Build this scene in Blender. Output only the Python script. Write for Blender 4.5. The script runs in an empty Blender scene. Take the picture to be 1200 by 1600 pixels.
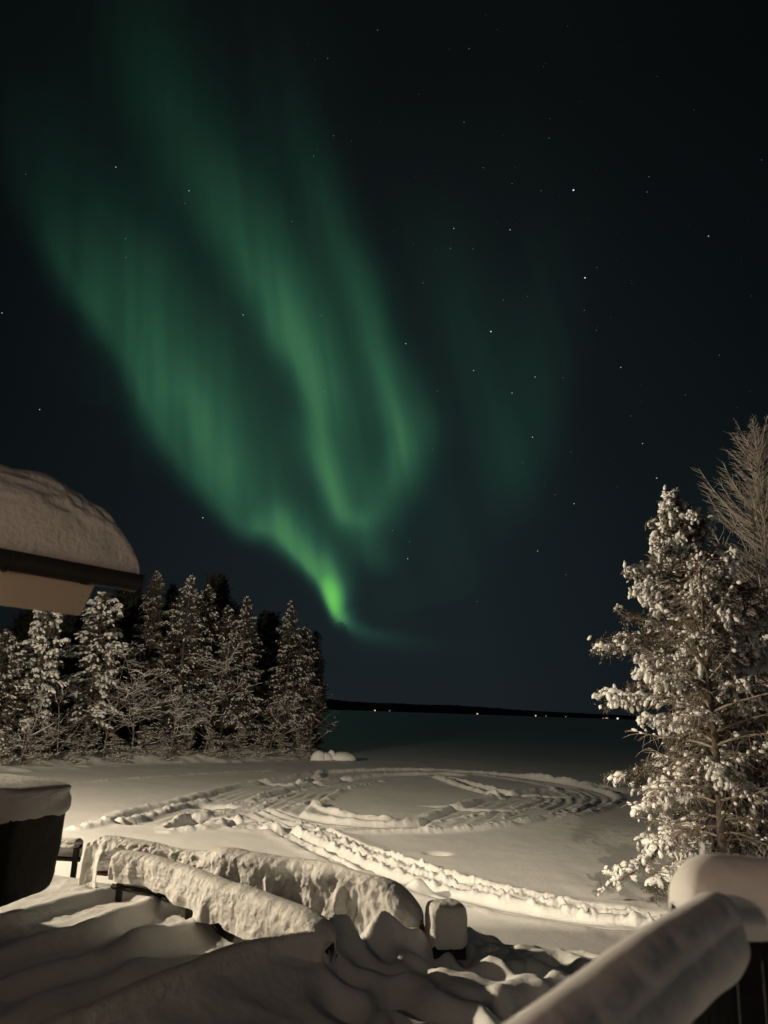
import bpy, math, random
import numpy as np
from mathutils import Matrix, Vector

# ------------------------------------------------------------------ camera
SC = bpy.context.scene
COL = SC.collection
EYE = np.array([0.0, 0.0, 5.0])
PITCH, ROLL, FPX = math.radians(14.4), math.radians(1.9), 1200.0
_f = np.array([0, math.cos(PITCH), math.sin(PITCH)])
_u0 = np.array([0, -math.sin(PITCH), math.cos(PITCH)])
_r0 = np.array([1.0, 0, 0])
_r = math.cos(ROLL) * _r0 + math.sin(ROLL) * _u0
_u = np.cross(_r, _f)
cam = bpy.data.cameras.new('camera')
cam.sensor_fit = 'HORIZONTAL'; cam.sensor_width = 36; cam.lens = 36
cam.clip_start = 0.05; cam.clip_end = 12000
cam.dof.use_dof = True; cam.dof.focus_distance = 32; cam.dof.aperture_fstop = 2.4
camo = bpy.data.objects.new('camera', cam); COL.objects.link(camo)
camo.matrix_world = Matrix(((_r[0], _u[0], -_f[0], EYE[0]), (_r[1], _u[1], -_f[1], EYE[1]),
                            (_r[2], _u[2], -_f[2], EYE[2]), (0, 0, 0, 1)))
SC.camera = camo
SC.view_settings.view_transform = 'Standard'; SC.view_settings.look = 'None'
SC.view_settings.exposure = 0; SC.view_settings.gamma = 1
SC.cycles.max_bounces = 5; SC.cycles.diffuse_bounces = 3; SC.cycles.transparent_max_bounces = 12

def ray(px, py):
    d = _f + _r * ((px - 600) / FPX) + _u * ((800 - py) / FPX)
    return d
def at_z(px, py, z):
    d = ray(px, py); return EYE + d * ((z - EYE[2]) / d[2])
def at_y(px, py, Y):
    d = ray(px, py); return EYE + d * (Y / d[1])
def project(P):
    v = P - EYE
    z = v @ _f
    return 600 + FPX * (v @ _r) / z, 800 - FPX * (v @ _u) / z

# ------------------------------------------------------------------ night sky (world)
W = bpy.data.worlds.new('World'); SC.world = W; W.use_nodes = True
nt = W.node_tree; nt.nodes.clear()
def N(t, **k):
    n = nt.nodes.new(t)
    for a, b in k.items(): setattr(n, a, b)
    return n
tc = N('ShaderNodeTexCoord'); sep = N('ShaderNodeSeparateXYZ'); nt.links.new(tc.outputs['Generated'], sep.inputs[0])
ramp = N('ShaderNodeValToRGB')
cr = ramp.color_ramp
cr.elements[0].position = 0.0; cr.elements[0].color = (.0100, .0142, .0162, 1)
cr.elements[1].position = 1.0; cr.elements[1].color = (.0020, .0028, .0030, 1)
for p, c in ((.08, (.0090, .0136, .0158)), (.22, (.0078, .0118, .0138)), (.45, (.0058, .0086, .0098)), (.68, (.0034, .0046, .0050))):
    e = cr.elements.new(p); e.color = (*c, 1)
nt.links.new(sep.outputs['Z'], ramp.inputs[0])
# lens vignetting put into the sky: darker towards both sides
mx = N('ShaderNodeMath', operation='ABSOLUTE'); nt.links.new(sep.outputs['X'], mx.inputs[0])
mr = N('ShaderNodeMapRange'); mr.inputs['From Min'].default_value = .14; mr.inputs['From Max'].default_value = .46
mr.inputs['To Min'].default_value = 1.0; mr.inputs['To Max'].default_value = .50
nt.links.new(mx.outputs[0], mr.inputs['Value'])
bg = N('ShaderNodeBackground'); out = N('ShaderNodeOutputWorld')
mb_ = N('ShaderNodeMapRange'); mb_.inputs['From Min'].default_value = .25; mb_.inputs['From Max'].default_value = -.6  # unseen sky behind the camera brightened to add fill on the snow
mb_.inputs['To Min'].default_value = 1.0; mb_.inputs['To Max'].default_value = 3.4
nt.links.new(sep.outputs['Y'], mb_.inputs['Value'])
mm_ = N('ShaderNodeMath', operation='MULTIPLY'); nt.links.new(mr.outputs[0], mm_.inputs[0]); nt.links.new(mb_.outputs[0], mm_.inputs[1])
nt.links.new(ramp.outputs[0], bg.inputs['Color']); nt.links.new(mm_.outputs[0], bg.inputs['Strength'])
nt.links.new(bg.outputs[0], out.inputs['Surface'])

# ------------------------------------------------------------------ lamps
LAMP = np.array([-24.0, 20.5, 10.0])
def spot(name, loc, aim, power, size, blend, color, radius):
    l = bpy.data.lights.new(name, 'SPOT'); l.energy = power; l.spot_size = math.radians(size); l.spot_blend = blend
    l.color = color; l.shadow_soft_size = radius
    o = bpy.data.objects.new(name, l); COL.objects.link(o); o.location = loc
    o.rotation_euler = Vector(aim).to_track_quat('-Z', 'Y').to_euler()
    return o
spot('yard_floodlight', LAMP, (.93, .28, -.06), 36000, 178, .35, (1, .84, .60), .22)
LAMP2 = np.array([4.0, -3.0, 7.6])
spot('balcony_floodlight', LAMP2, (-1.4, 27, -6.4), 30000, 35, 1.0, (1, .86, .62), .004)
pl = bpy.data.lights.new('porch_lamp', 'POINT'); pl.energy = 235; pl.color = (1, .66, .46); pl.shadow_soft_size = .12
po = bpy.data.objects.new('porch_lamp', pl); COL.objects.link(po); po.location = (-2.3, -1.2, 5.5)

# ------------------------------------------------------------------ helpers
def hash2(i, j, seed):
    n = (i * 374761393 + j * 668265263 + seed * 1442695041) & 0xffffffff
    n = ((n ^ (n >> 13)) * 1274126177) & 0xffffffff
    return ((n ^ (n >> 16)) & 0xffff) / 65535.0
def vnoise(x, y, seed=0):
    xi = np.floor(x).astype(np.int64); yi = np.floor(y).astype(np.int64)
    fx = x - xi; fy = y - yi
    fx = fx * fx * fx * (fx * (fx * 6 - 15) + 10); fy = fy * fy * fy * (fy * (fy * 6 - 15) + 10)
    a = hash2(xi, yi, seed); b = hash2(xi + 1, yi, seed); c = hash2(xi, yi + 1, seed); d = hash2(xi + 1, yi + 1, seed)
    return (a * (1 - fx) + b * fx) * (1 - fy) + (c * (1 - fx) + d * fx) * fy - .5
def fbm(x, y, seed=0, oct=4, g=.5):
    s = 0; a = 1
    for k in range(oct):
        c, d = math.cos(.6 + 1.1 * k), math.sin(.6 + 1.1 * k); m = 1.93 ** k
        s = s + a * vnoise((x * c - y * d) * m + 17.3 * k, (x * d + y * c) * m - 9.1 * k, seed + k); a *= g
    return s
def sstep(a, b, x):
    t = np.clip((x - a) / (b - a), 0, 1); return t * t * (3 - 2 * t)
def polydist(x, y, P):
    """distance, signed side, parameter 0..1 along, and arc length to a polyline"""
    best = np.full(x.shape, 1e9); side = np.zeros(x.shape); tt = np.zeros(x.shape)
    P = np.asarray(P, float); L = np.r_[0, np.cumsum(np.hypot(*np.diff(P[:, :2], axis=0).T))]
    for k in range(len(P) - 1):
        a, b = P[k, :2], P[k + 1, :2]; d = b - a; l2 = max(d @ d, 1e-9)
        t = np.clip(((x - a[0]) * d[0] + (y - a[1]) * d[1]) / l2, 0, 1)
        qx = x - a[0] - t * d[0]; qy = y - a[1] - t * d[1]; r = np.hypot(qx, qy)
        m = r < best
        best = np.where(m, r, best); side = np.where(m, np.sign(d[0] * qy - d[1] * qx), side)
        tt = np.where(m, L[k] + t * (L[k + 1] - L[k]), tt)
    return best, side, tt, L[-1]
def smooth_line(P, n=8):
    P = np.asarray(P, float); Q = np.vstack([2 * P[0] - P[1], P, 2 * P[-1] - P[-2]]); out = []
    for i in range(1, len(Q) - 2):
        for k in range(n):
            t = k / n; a, b, c, d = Q[i - 1], Q[i], Q[i + 1], Q[i + 2]
            out.append(.5 * ((2 * b) + (-a + c) * t + (2 * a - 5 * b + 4 * c - d) * t * t + (-a + 3 * b - 3 * c + d) * t ** 3))
    out.append(P[-1]); return np.array(out)

class MB:
    def __init__(s): s.v = []; s.q = []; s.t = []; s.n = 0
    def add(s, V, quads=None, tris=None):
        V = np.asarray(V, np.float32).reshape(-1, 3)
        if quads is not None and len(quads): s.q.append(np.asarray(quads, np.int64).reshape(-1, 4) + s.n)
        if tris is not None and len(tris): s.t.append(np.asarray(tris, np.int64).reshape(-1, 3) + s.n)
        s.v.append(V); s.n += len(V)
    def box(s, c, size, R=None):
        h = np.asarray(size) / 2
        V = np.array([[x, y, z] for x in (-1, 1) for y in (-1, 1) for z in (-1, 1)]) * h
        if R is not None: V = V @ np.asarray(R).T
        s.add(V + np.asarray(c), [[0, 1, 3, 2], [4, 6, 7, 5], [0, 4, 5, 1], [2, 3, 7, 6], [0, 2, 6, 4], [1, 5, 7, 3]])
    def tubes(s, P, R, k=4, caps=False):
        """P (N,n,3) centre lines, R (N,n) radii"""
        P = np.asarray(P, float); R = np.asarray(R, float)
        if P.ndim == 2: P = P[None]; R = R[None]
        Nn, n, _ = P.shape
        T = np.gradient(P, axis=1); T /= np.linalg.norm(T, axis=2, keepdims=True) + 1e-9
        ref = np.where(np.abs(T[:, :1, 2:3]) > .8, np.array([[[1., 0, 0]]]), np.array([[[0, 0, 1.]]]))
        A = np.cross(T, np.broadcast_to(ref, T.shape)); A /= np.linalg.norm(A, axis=2, keepdims=True) + 1e-9
        B = np.cross(T, A)
        an = np.arange(k) * 2 * math.pi / k
        V = P[:, :, None] + R[:, :, None, None] * (A[:, :, None] * np.cos(an)[None, None, :, None] + B[:, :, None] * np.sin(an)[None, None, :, None])
        i = np.arange(n - 1)[:, None]; j = np.arange(k)[None]; j2 = (j + 1) % k
        F = np.stack([i * k + j, i * k + j2, (i + 1) * k + j2, (i + 1) * k + j], -1).reshape(-1, 4)
        F = (F[None] + (np.arange(Nn) * n * k)[:, None, None]).reshape(-1, 4)
        s.add(V, F)
        if caps and Nn == 1:
            b0 = s.n - n * k
            for base in (0, (n - 1) * k):
                s.t.append(np.array([[b0 + base, b0 + base + q, b0 + base + q + 1] for q in range(1, k - 1)]))
    def grid(s, V, flip=False, close_u=False):
        V = np.asarray(V); a, b, _ = V.shape
        i = np.arange(a if close_u else a - 1)[:, None]; j = np.arange(b - 1)[None]; i2 = (i + 1) % a
        F = np.stack([i * b + j, i2 * b + j, i2 * b + j + 1, i * b + j + 1], -1).reshape(-1, 4)
        if flip: F = F[:, ::-1]
        s.add(V, F)
    def build(s, name, mat, parent=None, smooth=True, **tags):
        me = bpy.data.meshes.new(name)
        V = np.concatenate(s.v) if s.v else np.zeros((0, 3), np.float32)
        Q = np.concatenate(s.q) if s.q else np.zeros((0, 4), np.int64)
        T = np.concatenate(s.t) if s.t else np.zeros((0, 3), np.int64)
        me.vertices.add(len(V)); me.vertices.foreach_set('co', V.astype(np.float32).ravel())
        me.loops.add(len(Q) * 4 + len(T) * 3)
        me.loops.foreach_set('vertex_index', np.r_[Q.ravel(), T.ravel()].astype(np.int32))
        me.polygons.add(len(Q) + len(T))
        st = np.r_[np.arange(len(Q)) * 4, len(Q) * 4 + np.arange(len(T)) * 3].astype(np.int32)
        me.polygons.foreach_set('loop_start', st)
        me.polygons.foreach_set('loop_total', np.r_[np.full(len(Q), 4), np.full(len(T), 3)].astype(np.int32))
        me.update(calc_edges=True); me.validate()
        me.polygons.foreach_set('use_smooth', np.full(len(me.polygons), smooth))
        me.materials.append(mat)
        o = bpy.data.objects.new(name, me); COL.objects.link(o)
        if parent is not None: o.parent = parent
        for k, v in tags.items(): o[k] = v
        return o

def empty(name, loc, label, cat, group=None, rz=0, scale=1):
    o = bpy.data.objects.new(name, None); COL.objects.link(o); o.empty_display_size = .3
    o.location = loc; o.rotation_euler = (0, 0, rz); o.scale = (scale,) * 3 if np.isscalar(scale) else scale
    o['label'] = label; o['category'] = cat
    if group: o['group'] = group
    return o
def copy_tree(root, loc, rz, scale, label, group=None):
    c = root.copy(); COL.objects.link(c); c.location = loc; c.rotation_euler = (0, 0, rz); c.scale = scale
    c['label'] = label
    if group: c['group'] = group
    for ch in root.children:
        d = ch.copy(); COL.objects.link(d); d.parent = c
    return c

# ------------------------------------------------------------------ materials
def material(name, col, rough=.7, bump=None, var=None, spec=.3, sss=0, metal=0):
    """col base; var=(scale, col2, detail) mixes in a second tint by noise; bump=[(scale, dist, strength)...]"""
    m = bpy.data.materials.new(name); m.use_nodes = True; t = m.node_tree; b = t.nodes['Principled BSDF']
    b.inputs['Base Color'].default_value = (*col, 1); b.inputs['Roughness'].default_value = rough
    b.inputs['Specular IOR Level'].default_value = spec; b.inputs['Metallic'].default_value = metal
    if sss:
        b.inputs['Subsurface Weight'].default_value = sss; b.inputs['Subsurface Scale'].default_value = .03
    g = t.nodes.new('ShaderNodeNewGeometry')
    if var:
        n = t.nodes.new('ShaderNodeTexNoise'); n.inputs['Scale'].default_value = var[0]; n.inputs['Detail'].default_value = 5
        r = t.nodes.new('ShaderNodeValToRGB'); r.color_ramp.elements[0].position = .35; r.color_ramp.elements[1].position = .65
        r.color_ramp.elements[0].color = (*col, 1); r.color_ramp.elements[1].color = (*var[1], 1)
        t.links.new(g.outputs['Position'], n.inputs['Vector']); t.links.new(n.outputs['Fac'], r.inputs[0]); t.links.new(r.outputs[0], b.inputs['Base Color'])
    last = None
    for sc, dist, st in (bump or []):
        n = t.nodes.new('ShaderNodeTexNoise'); n.inputs['Scale'].default_value = sc; n.inputs['Detail'].default_value = 4
        t.links.new(g.outputs['Position'], n.inputs['Vector'])
        bp = t.nodes.new('ShaderNodeBump'); bp.inputs['Distance'].default_value = dist; bp.inputs['Strength'].default_value = st
        t.links.new(n.outputs['Fac'], bp.inputs['Height'])
        if last: t.links.new(last.outputs[0], bp.inputs['Normal'])
        last = bp
    if last: t.links.new(last.outputs[0], b.inputs['Normal'])
    return m
def emitter(name, col, st):
    m = bpy.data.materials.new(name); m.use_nodes = True; t = m.node_tree; t.nodes.clear()
    e = t.nodes.new('ShaderNodeEmission'); o = t.nodes.new('ShaderNodeOutputMaterial')
    e.inputs[0].default_value = (*col, 1); e.inputs[1].default_value = st; t.links.new(e.outputs[0], o.inputs[0]); return m

M_GROUND = material('ground_snow', (.80, .79, .78), .62, [(9, .02, .5), (55, .008, .6)], var=(.35, (.74, .735, .73)))
M_SNOW = material('fresh_snow', (.84, .83, .82), .65, [(14, .02, .5), (70, .006, .5)])
M_CAP = material('settled_snow', (.68, .66, .63), .65, [(5, .035, .5), (22, .025, .7), (90, .006, .6)])
M_SMOOTH = material('smooth_snow', (.82, .81, .80), .6, [(60, .004, .4)])
M_POD = material('branch_snow', (.80, .79, .78), .7, [(18, .03, .6)])
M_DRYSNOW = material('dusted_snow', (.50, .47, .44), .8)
M_FROST = material('frosted_twig', (.36, .31, .27), .85, var=(3., (.20, .16, .13)))
M_FROST2 = material('hoar_frost', (.50, .46, .42), .85, var=(2.5, (.28, .24, .21)))
M_BARK = material('grey_bark', (.075, .055, .042), .9, [(18, .03, .8)], var=(8, (.13, .11, .09)))
M_REDBARK = material('pine_bark', (.17, .075, .045), .9, [(14, .04, .9)], var=(9, (.09, .045, .03)))
M_NEEDLE = material('needles', (.045, .050, .030), .8, var=(2.2, (.10, .095, .075)))
M_DUSTBARK = material('dusted_bark', (.10, .08, .065), .9, var=(4, (.24, .20, .17)))
M_DUSTNEEDLE = material('dusted_needles', (.10, .09, .07), .85, var=(1.6, (.24, .21, .175)))
M_MIDNEEDLE = material('half_dusted_needles', (.05, .045, .034), .85, var=(.9, (.15, .13, .105)))
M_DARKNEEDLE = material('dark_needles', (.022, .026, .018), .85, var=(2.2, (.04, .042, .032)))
M_BOARD = material('painted_board', (.62, .53, .41), .6, [(30, .002, .4)], var=(1.7, (.54, .46, .35)))
M_METAL = material('black_gutter', (.007, .0068, .0065), .55, [(12, .002, .3)], spec=.5)
M_DARKWOOD = material('dark_timber', (.035, .028, .023), .85, [(25, .01, .6)], var=(6, (.02, .017, .014)))
M_REDWOOD = material('red_brown_timber', (.20, .065, .035), .7, [(25, .006, .6)], var=(7, (.13, .045, .025)))
M_BLACK = material('black_cover', (.010, .0095, .009), .7, [(6, .03, .6)])
M_HILL = material('far_forest', (.012, .013, .012), .95, var=(.01, (.022, .022, .02)))
M_ROCK = material('shore_stone', (.09, .085, .08), .9, [(3, .1, .6)])

# ------------------------------------------------------------------ ground
def Z0(pts, z=0.0): return np.array([at_z(px, py, z)[:2] for px, py in pts])
SHORE = Z0([(-700, 1262), (-300, 1228), (0, 1206), (60, 1202), (150, 1196), (250, 1193), (350, 1191), (430, 1188), (500, 1185)])
TIP = SHORE[-1]
SHORE_POLY = np.vstack([SHORE, [[TIP[0] + 1.0, TIP[1] + 6], [TIP[0] - 6, TIP[1] + 22], [TIP[0] - 40, TIP[1] + 60], [-160, 190], [-260, 60]]])
def inside_poly(x, y, P):
    c = np.zeros(x.shape, bool); n = len(P)
    for i in range(n):
        (x1, y1), (x2, y2) = P[i], P[(i + 1) % n]
        m = ((y1 > y) != (y2 > y)) & (x < (x2 - x1) * (y - y1) / (y2 - y1 + 1e-12) + x1)
        c ^= m
    return c

# crest of the slope down to the lake
CR = np.array([[-60, 15.4], [-6.5, 15.4], [-3, 13.8], [.6, 11.6], [3, 11.4], [7, 11.6], [9, 11.0], [60, 8]])
def px_lines():
    L = {}
    # (polyline in photo pixels on the lake plane, half width of the packed lane in m, cut depth, berm height left, berm height right)
    L['ring_back'] = ([(215, 1281), (262, 1268), (330, 1252), (400, 1231), (470, 1218), (545, 1207), (640, 1204), (740, 1208), (830, 1218), (900, 1232), (925, 1245), (880, 1264), (800, 1277)], 1.5, .16)
    L['ring_mid'] = ([(330, 1268), (400, 1256), (470, 1240), (520, 1227), (580, 1217), (640, 1211), (700, 1211)], 1.5, .16)
    L['ring_left'] = ([(400, 1290), (430, 1272), (455, 1256), (485, 1240), (520, 1229), (560, 1222)], 1.3, .15)
    L['ring_front'] = ([(395, 1263), (440, 1277), (500, 1288), (580, 1293), (660, 1292), (740, 1285), (800, 1276), (850, 1262), (880, 1248), (870, 1236)], 1.5, .15)
    L['inner_right'] = ([(700, 1285), (745, 1268), (790, 1253), (840, 1240), (880, 1235)], 1.5, .12)
    L['cut_a'] = ([(690, 1214), (742, 1228), (790, 1240)], .6, .16)
    L['exit'] = ([(430, 1280), (480, 1303), (540, 1331), (610, 1360), (700, 1388), (800, 1411), (900, 1428), (1000, 1440), (1120, 1450), (1300, 1460)], 1.25, .18)
    L['spur'] = ([(285, 1293), (320, 1282), (350, 1270), (400, 1262)], .7, .22)
    return L
def height(x, y):
    x = np.asarray(x, float); y = np.asarray(y, float)
    h = .05 * fbm(x * .25, y * .25, 3, 3) + .012 * fbm(x * 1.6, y * 1.6, 8, 2)
    near = (y > 13) & (y < 75) & (x > -30) & (x < 30)
    if near.any():
        X = x[near]; Y = y[near]; hh = h[near].copy()
        lane = np.zeros_like(X); berm = np.zeros_like(X); groove = np.zeros_like(X)
        for i, (k, (P, w, dep)) in enumerate(px_lines().items()):
            C = smooth_line(Z0(P), 6)
            d, s, t, Lt = polydist(X, Y, C)
            ww = w * (1 + .12 * vnoise(t * .5, s * 3, 40 + i))
            ins = 1 - sstep(ww * .78, ww * 1.02, d)
            lane = np.maximum(lane, ins * dep)
            g = (np.sin(d * s * (9.5 + 1.5 * vnoise(s * 0, t * .08, 61)) + 1.6 * vnoise(t * .25, s * 0, 60 + i)) * .04 + vnoise(d * s * 5, t * .2, 66 + i) * .06) * (.35 + 1.0 * sstep(-.3, .3, vnoise(X * .45, Y * .45, 160 + i)))
            groove = np.where(ins > .5, groove * .35 + g, groove)
            rag = .8 * fbm(X * 1.3, Y * 1.3, 70 + i, 4, .62)
            b = np.exp(-((d - ww * 1.12) / (.24 + .06 * w)) ** 2) * (.09 + .13 * np.clip(rag + .25, 0, 1)) * (.35 if k == 'exit' else .8)
            endf = sstep(0, 2.0, t) * sstep(0, 1.5, Lt - t)
            berm = np.maximum(berm, b * (.35 + .65 * endf))
        chunk = np.clip(vnoise(X * 4.1, Y * 4.1, 5) + .1, 0, 1) * .20 + np.clip(vnoise(X * 8.3, Y * 8.3, 6) + .05, 0, 1) * .16
        rough = sstep(.02, .12, lane) * (.05 + sstep(-.05, .25, vnoise(X * .35, Y * .35, 9)))
        hh = hh - lane + groove + berm * (1 - sstep(.03, .15, lane) * .85) + chunk * (.08 * rough + 1.1 * np.clip(berm, 0, .3))
        # walls of cut snow: straight banks left by the plough / skids: (px polyline, height, width)
        for P, hgt, w, sd in (([(120, 1296), (165, 1287), (215, 1276), (262, 1262), (325, 1246)], .34, .55, 1), ([(262, 1300), (318, 1295), (352, 1286)], .22, .6, 2), ([(268, 1290), (300, 1277), (326, 1263)], .22, .5, 3),
                              ([(486, 1258), (505, 1266), (545, 1276), (600, 1281), (622, 1280)], .30, .42, 4), ([(680, 1215), (712, 1226), (752, 1238), (788, 1246)], .32, .4, 5),
                              ([(372, 1290), (410, 1287), (436, 1296)], .3, .6, 6), ([(820, 1212), (890, 1222), (945, 1231), (985, 1239)], .30, .8, 9),
                              ([(560, 1298), (650, 1300), (740, 1296), (820, 1284), (880, 1268), (915, 1253)], .20, .75, 7), ([(425, 1291), (470, 1312), (520, 1338), (560, 1356)], .16, .5, 8),
                              ([(505, 1206), (490, 1214), (450, 1226)], .30, .5, 10), ([(480, 1292), (520, 1311), (560, 1328), (620, 1350), (700, 1376), (800, 1400), (900, 1419), (1000, 1434), (1080, 1443)], .27, .95, 11),
                              ([(100, 1225), (200, 1217), (340, 1208), (430, 1204)], .10, .35, 12)):
            C = smooth_line(Z0(P), 5)
            d, s, t, Lt = polydist(X, Y, C)
            rg = .85 + .6 * fbm(X * 1.2, Y * 1.2, 120 + sd, 4, .65)
            prof = (1 - sstep(w * .35, w * .9, d)) * np.where(s * 1 > 0, 1, 1)
            hh += prof * .16 * np.clip(fbm(X * 4.2, Y * 3.4, 140 + sd, 3, .6), -.1, .6) * (1.5 if sd == 11 else .6)
            hh += .72 * hgt * prof * np.clip(rg, .25, 1.5) * sstep(-.2, .8, Lt - t) * (.5 + .5 * sstep(0, 1, t))
        # dark pockets
        for px, py, rx, ry, dp in ((333, 1255, 1.1, .8, .55), (336, 1276, 1.5, 1.0, .6), (516, 1215, 1.3, 1.0, .55), (450, 1222, 2.4, .5, .3), (725, 1262, 2.2, .4, .28), (820, 1240, 2.6, .35, .3), (455, 1297, .6, .5, .4), (684, 1334, .45, .35, .16)):
            c = at_z(px, py, 0); q = ((X - c[0]) / rx) ** 2 + ((Y - c[1]) / ry) ** 2
            hh -= dp * np.exp(-q ** 2)
        # small conical heap
        c = at_z(651, 1388, 0); q = np.hypot(X - c[0], Y - c[1]); hh += .5 * np.exp(-(q / .34) ** 2)
        # right-hand bank rising to the trees, drifted
        rb = sstep(0, 6, X - (10.2 - .06 * (Y - 20))) * sstep(13, 17, Y) * (1 - sstep(34, 40, Y))
        hh += rb * (.5 + .5 * fbm(X * .7, Y * .7, 22, 3))
        wd = np.exp(-((X - 8.2) / 2.2) ** 2 - ((Y - 22) / 4) ** 2)
        hh += wd * .18 * vnoise(X * 1.6, Y * .9, 24)
        tz_ = np.clip(sstep(.02, .12, lane) * .5 + np.clip(berm, 0, .2) * 4, 0, 1)
        hh += tz_ * (.26 * np.clip(fbm(X * 2.6, Y * 2.6, 33, 4, .62) - .04, 0, 1)) * (.05 + .35 * sstep(0, .3, vnoise(X * .5, Y * .5, 37)) + .7 * sstep(.03, .12, berm))
        h[near] = hh
    # left shore bank with forest floor
    ins = inside_poly(x, y, SHORE_POLY)
    d, s, t, Lt = polydist(x, y, SHORE_POLY[:-2])
    sd = np.where(ins, d, -d)
    bank = sstep(-.8, 2.2, sd) * (.45 + .55 * np.clip(fbm(x * .55, y * .55, 31, 3) + .35, 0, 1)) + np.clip((sd - 3) * .035, 0, 2.5)
    h = h + bank
    h = h + (1 - sstep(0, 2.2, np.abs(sd + .3))) * .35 * np.clip(vnoise(x * .9, y * .9, 36) + .05, 0, 1)
    # slope up to the house
    yc = np.interp(x, CR[:, 0], CR[:, 1])
    k = sstep(0, 1, (yc + 6.2 - y) / 6.2)
    top = 1.78 + .03 * np.clip(yc - y, 0, 20)
    h = h * (1 - k) + k * top
    g = y < 16.5
    if g.any():
        X = x[g]; Y = y[g]; hh = h[g].copy(); kk = k[g]
        right = sstep(-.6, .8, X - .15 * (Y - 8))
        # trampled mounds on the right, footprints
        hh += kk * right * (.09 * fbm(X * .8 + .5, Y * .75, 50, 2)) * sstep(-1.2, .8, yc[g] - Y)
        rs = np.random.RandomState(5)
        FP = [(775, 1462, 1), (803, 1455, .8), (716, 1507, 1.2), (768, 1518, 1), (868, 1492, 1), (826, 1512, 1), (845, 1560, 1.1), (737, 1562, 1.3), (622, 1577, 1.4), (590, 1532, 1.1), (662, 1532, 1.2), (905, 1478, .7), (880, 1540, .9),
              (655, 1490, 1), (700, 1452, .8), (800, 1590, 1.2), (690, 1600, 1.2), (540, 1590, 1.3), (930, 1510, .7), (560, 1490, 1), (745, 1480, .8)]
        FP += [(rs.uniform(545, 960), rs.uniform(1462, 1640), rs.uniform(.6, 1.0)) for _ in range(22)]
        for i, (px, py, s_) in enumerate(FP):
            c = at_z(px, py, 1.85); a = .5 + .5 * rs.randn(); u = (X - c[0]) * math.cos(a) + (Y - c[1]) * math.sin(a); v = -(X - c[0]) * math.sin(a) + (Y - c[1]) * math.cos(a)
            q = (u / (.19 * s_)) ** 2 + (v / (.27 * s_)) ** 2
            hh += -.17 * s_ * np.exp(-q ** 1.25) + .035 * s_ * np.exp(-((np.sqrt(q) - 1.7) / .6) ** 2)
        # buried beams of the terrace: soft parallel ridges on the left
        tz = 2.15
        left = sstep(.2, -.9, X + .55 * (8.3 - Y) * .3) if False else 1 - sstep(-.9, .1, X - .02 * Y)
        RD = [([(-200, 1452), (0, 1415), (120, 1378), (222, 1352)], .16, .20), ([(-200, 1525), (0, 1474), (150, 1425), (262, 1374)], .24, .24), ([(-200, 1600), (0, 1530), (160, 1478), (365, 1392)], .24, .26),
              ([(-250, 1690), (0, 1592), (100, 1545), (210, 1512), (430, 1452)], .25, .28), ([(215, 1520), (205, 1470), (212, 1440)], .12, .22)]
        C = smooth_line(Z0([(515, 1476), (560, 1462), (600, 1452), (640, 1452)], 2.1), 5); d, s, t, Lt = polydist(X, Y, C)
        hh += .42 * np.exp(-(d / .28) ** 2)
        for px, py, hg, r_ in ((668, 1440, .20, .55), (740, 1450, .12, .6), (695, 1456, .12, .5)):
            c = at_z(px, py, 1.85); hh += hg * np.exp(-((X - c[0]) ** 2 + (Y - c[1]) ** 2) / r_ ** 2)
        for P, hg, w in RD:
            C = smooth_line(Z0(P, tz), 5); d, s, t, Lt = polydist(X, Y, C)
            hh += left * .8 * hg * np.exp(-(d / (w * 1.15)) ** 2) * (1 + .5 * vnoise(t * 1.1, d, 150))
        for P, hg, wl, wr in (([(20, 1640), (120, 1600), (235, 1545), (300, 1522), (352, 1497), (420, 1478), (500, 1452)], .42, .30, .62),):
            C = smooth_line(Z0(P, 2.35), 6); d, s, t, Lt = polydist(X, Y, C)
            w = np.where(s > 0, wl, wr)
            hh += hg * (np.exp(-(d / w) ** 1.15)) * (1 + .25 * vnoise(t * 1.3, s * 0, 160))
        hh += left * .05 * fbm(X * .9, Y * .9, 170, 3) * kk
        hh += kk * (.020 * fbm(X * 3.1, Y * 3.1, 180, 4, .62) + .03 * np.clip(fbm(X * 5, Y * 5, 190, 2), .12, 1) * sstep(-.1, .2, vnoise(X * .8, Y * .8, 195)))
        h[g] = hh
    return h

def build_ground():
    a_in = np.arange(-34, 34.01, .078); a_out = np.arange(40, 321, 5)
    az = np.radians(np.r_[a_in, a_out])
    r = [1.0]
    while r[-1] < 95: r.append(r[-1] * (1.0046 if r[-1] > 4 else 1.02))
    while r[-1] < 9000: r.append(r[-1] * 1.06)
    r = np.array(r)
    A, R = np.meshgrid(az, r, indexing='ij')
    X = R * np.sin(A); Y = R * np.cos(A)
    Hh = height(X.ravel(), Y.ravel()).reshape(X.shape)
    mb = MB(); mb.grid(np.stack([X, Y, Hh], -1), close_u=True, flip=True)
    return mb.build('snowy_ground', M_GROUND, kind='structure')
build_ground()
def hz(x, y): return float(height(np.array([x]), np.array([y]))[0])

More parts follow.
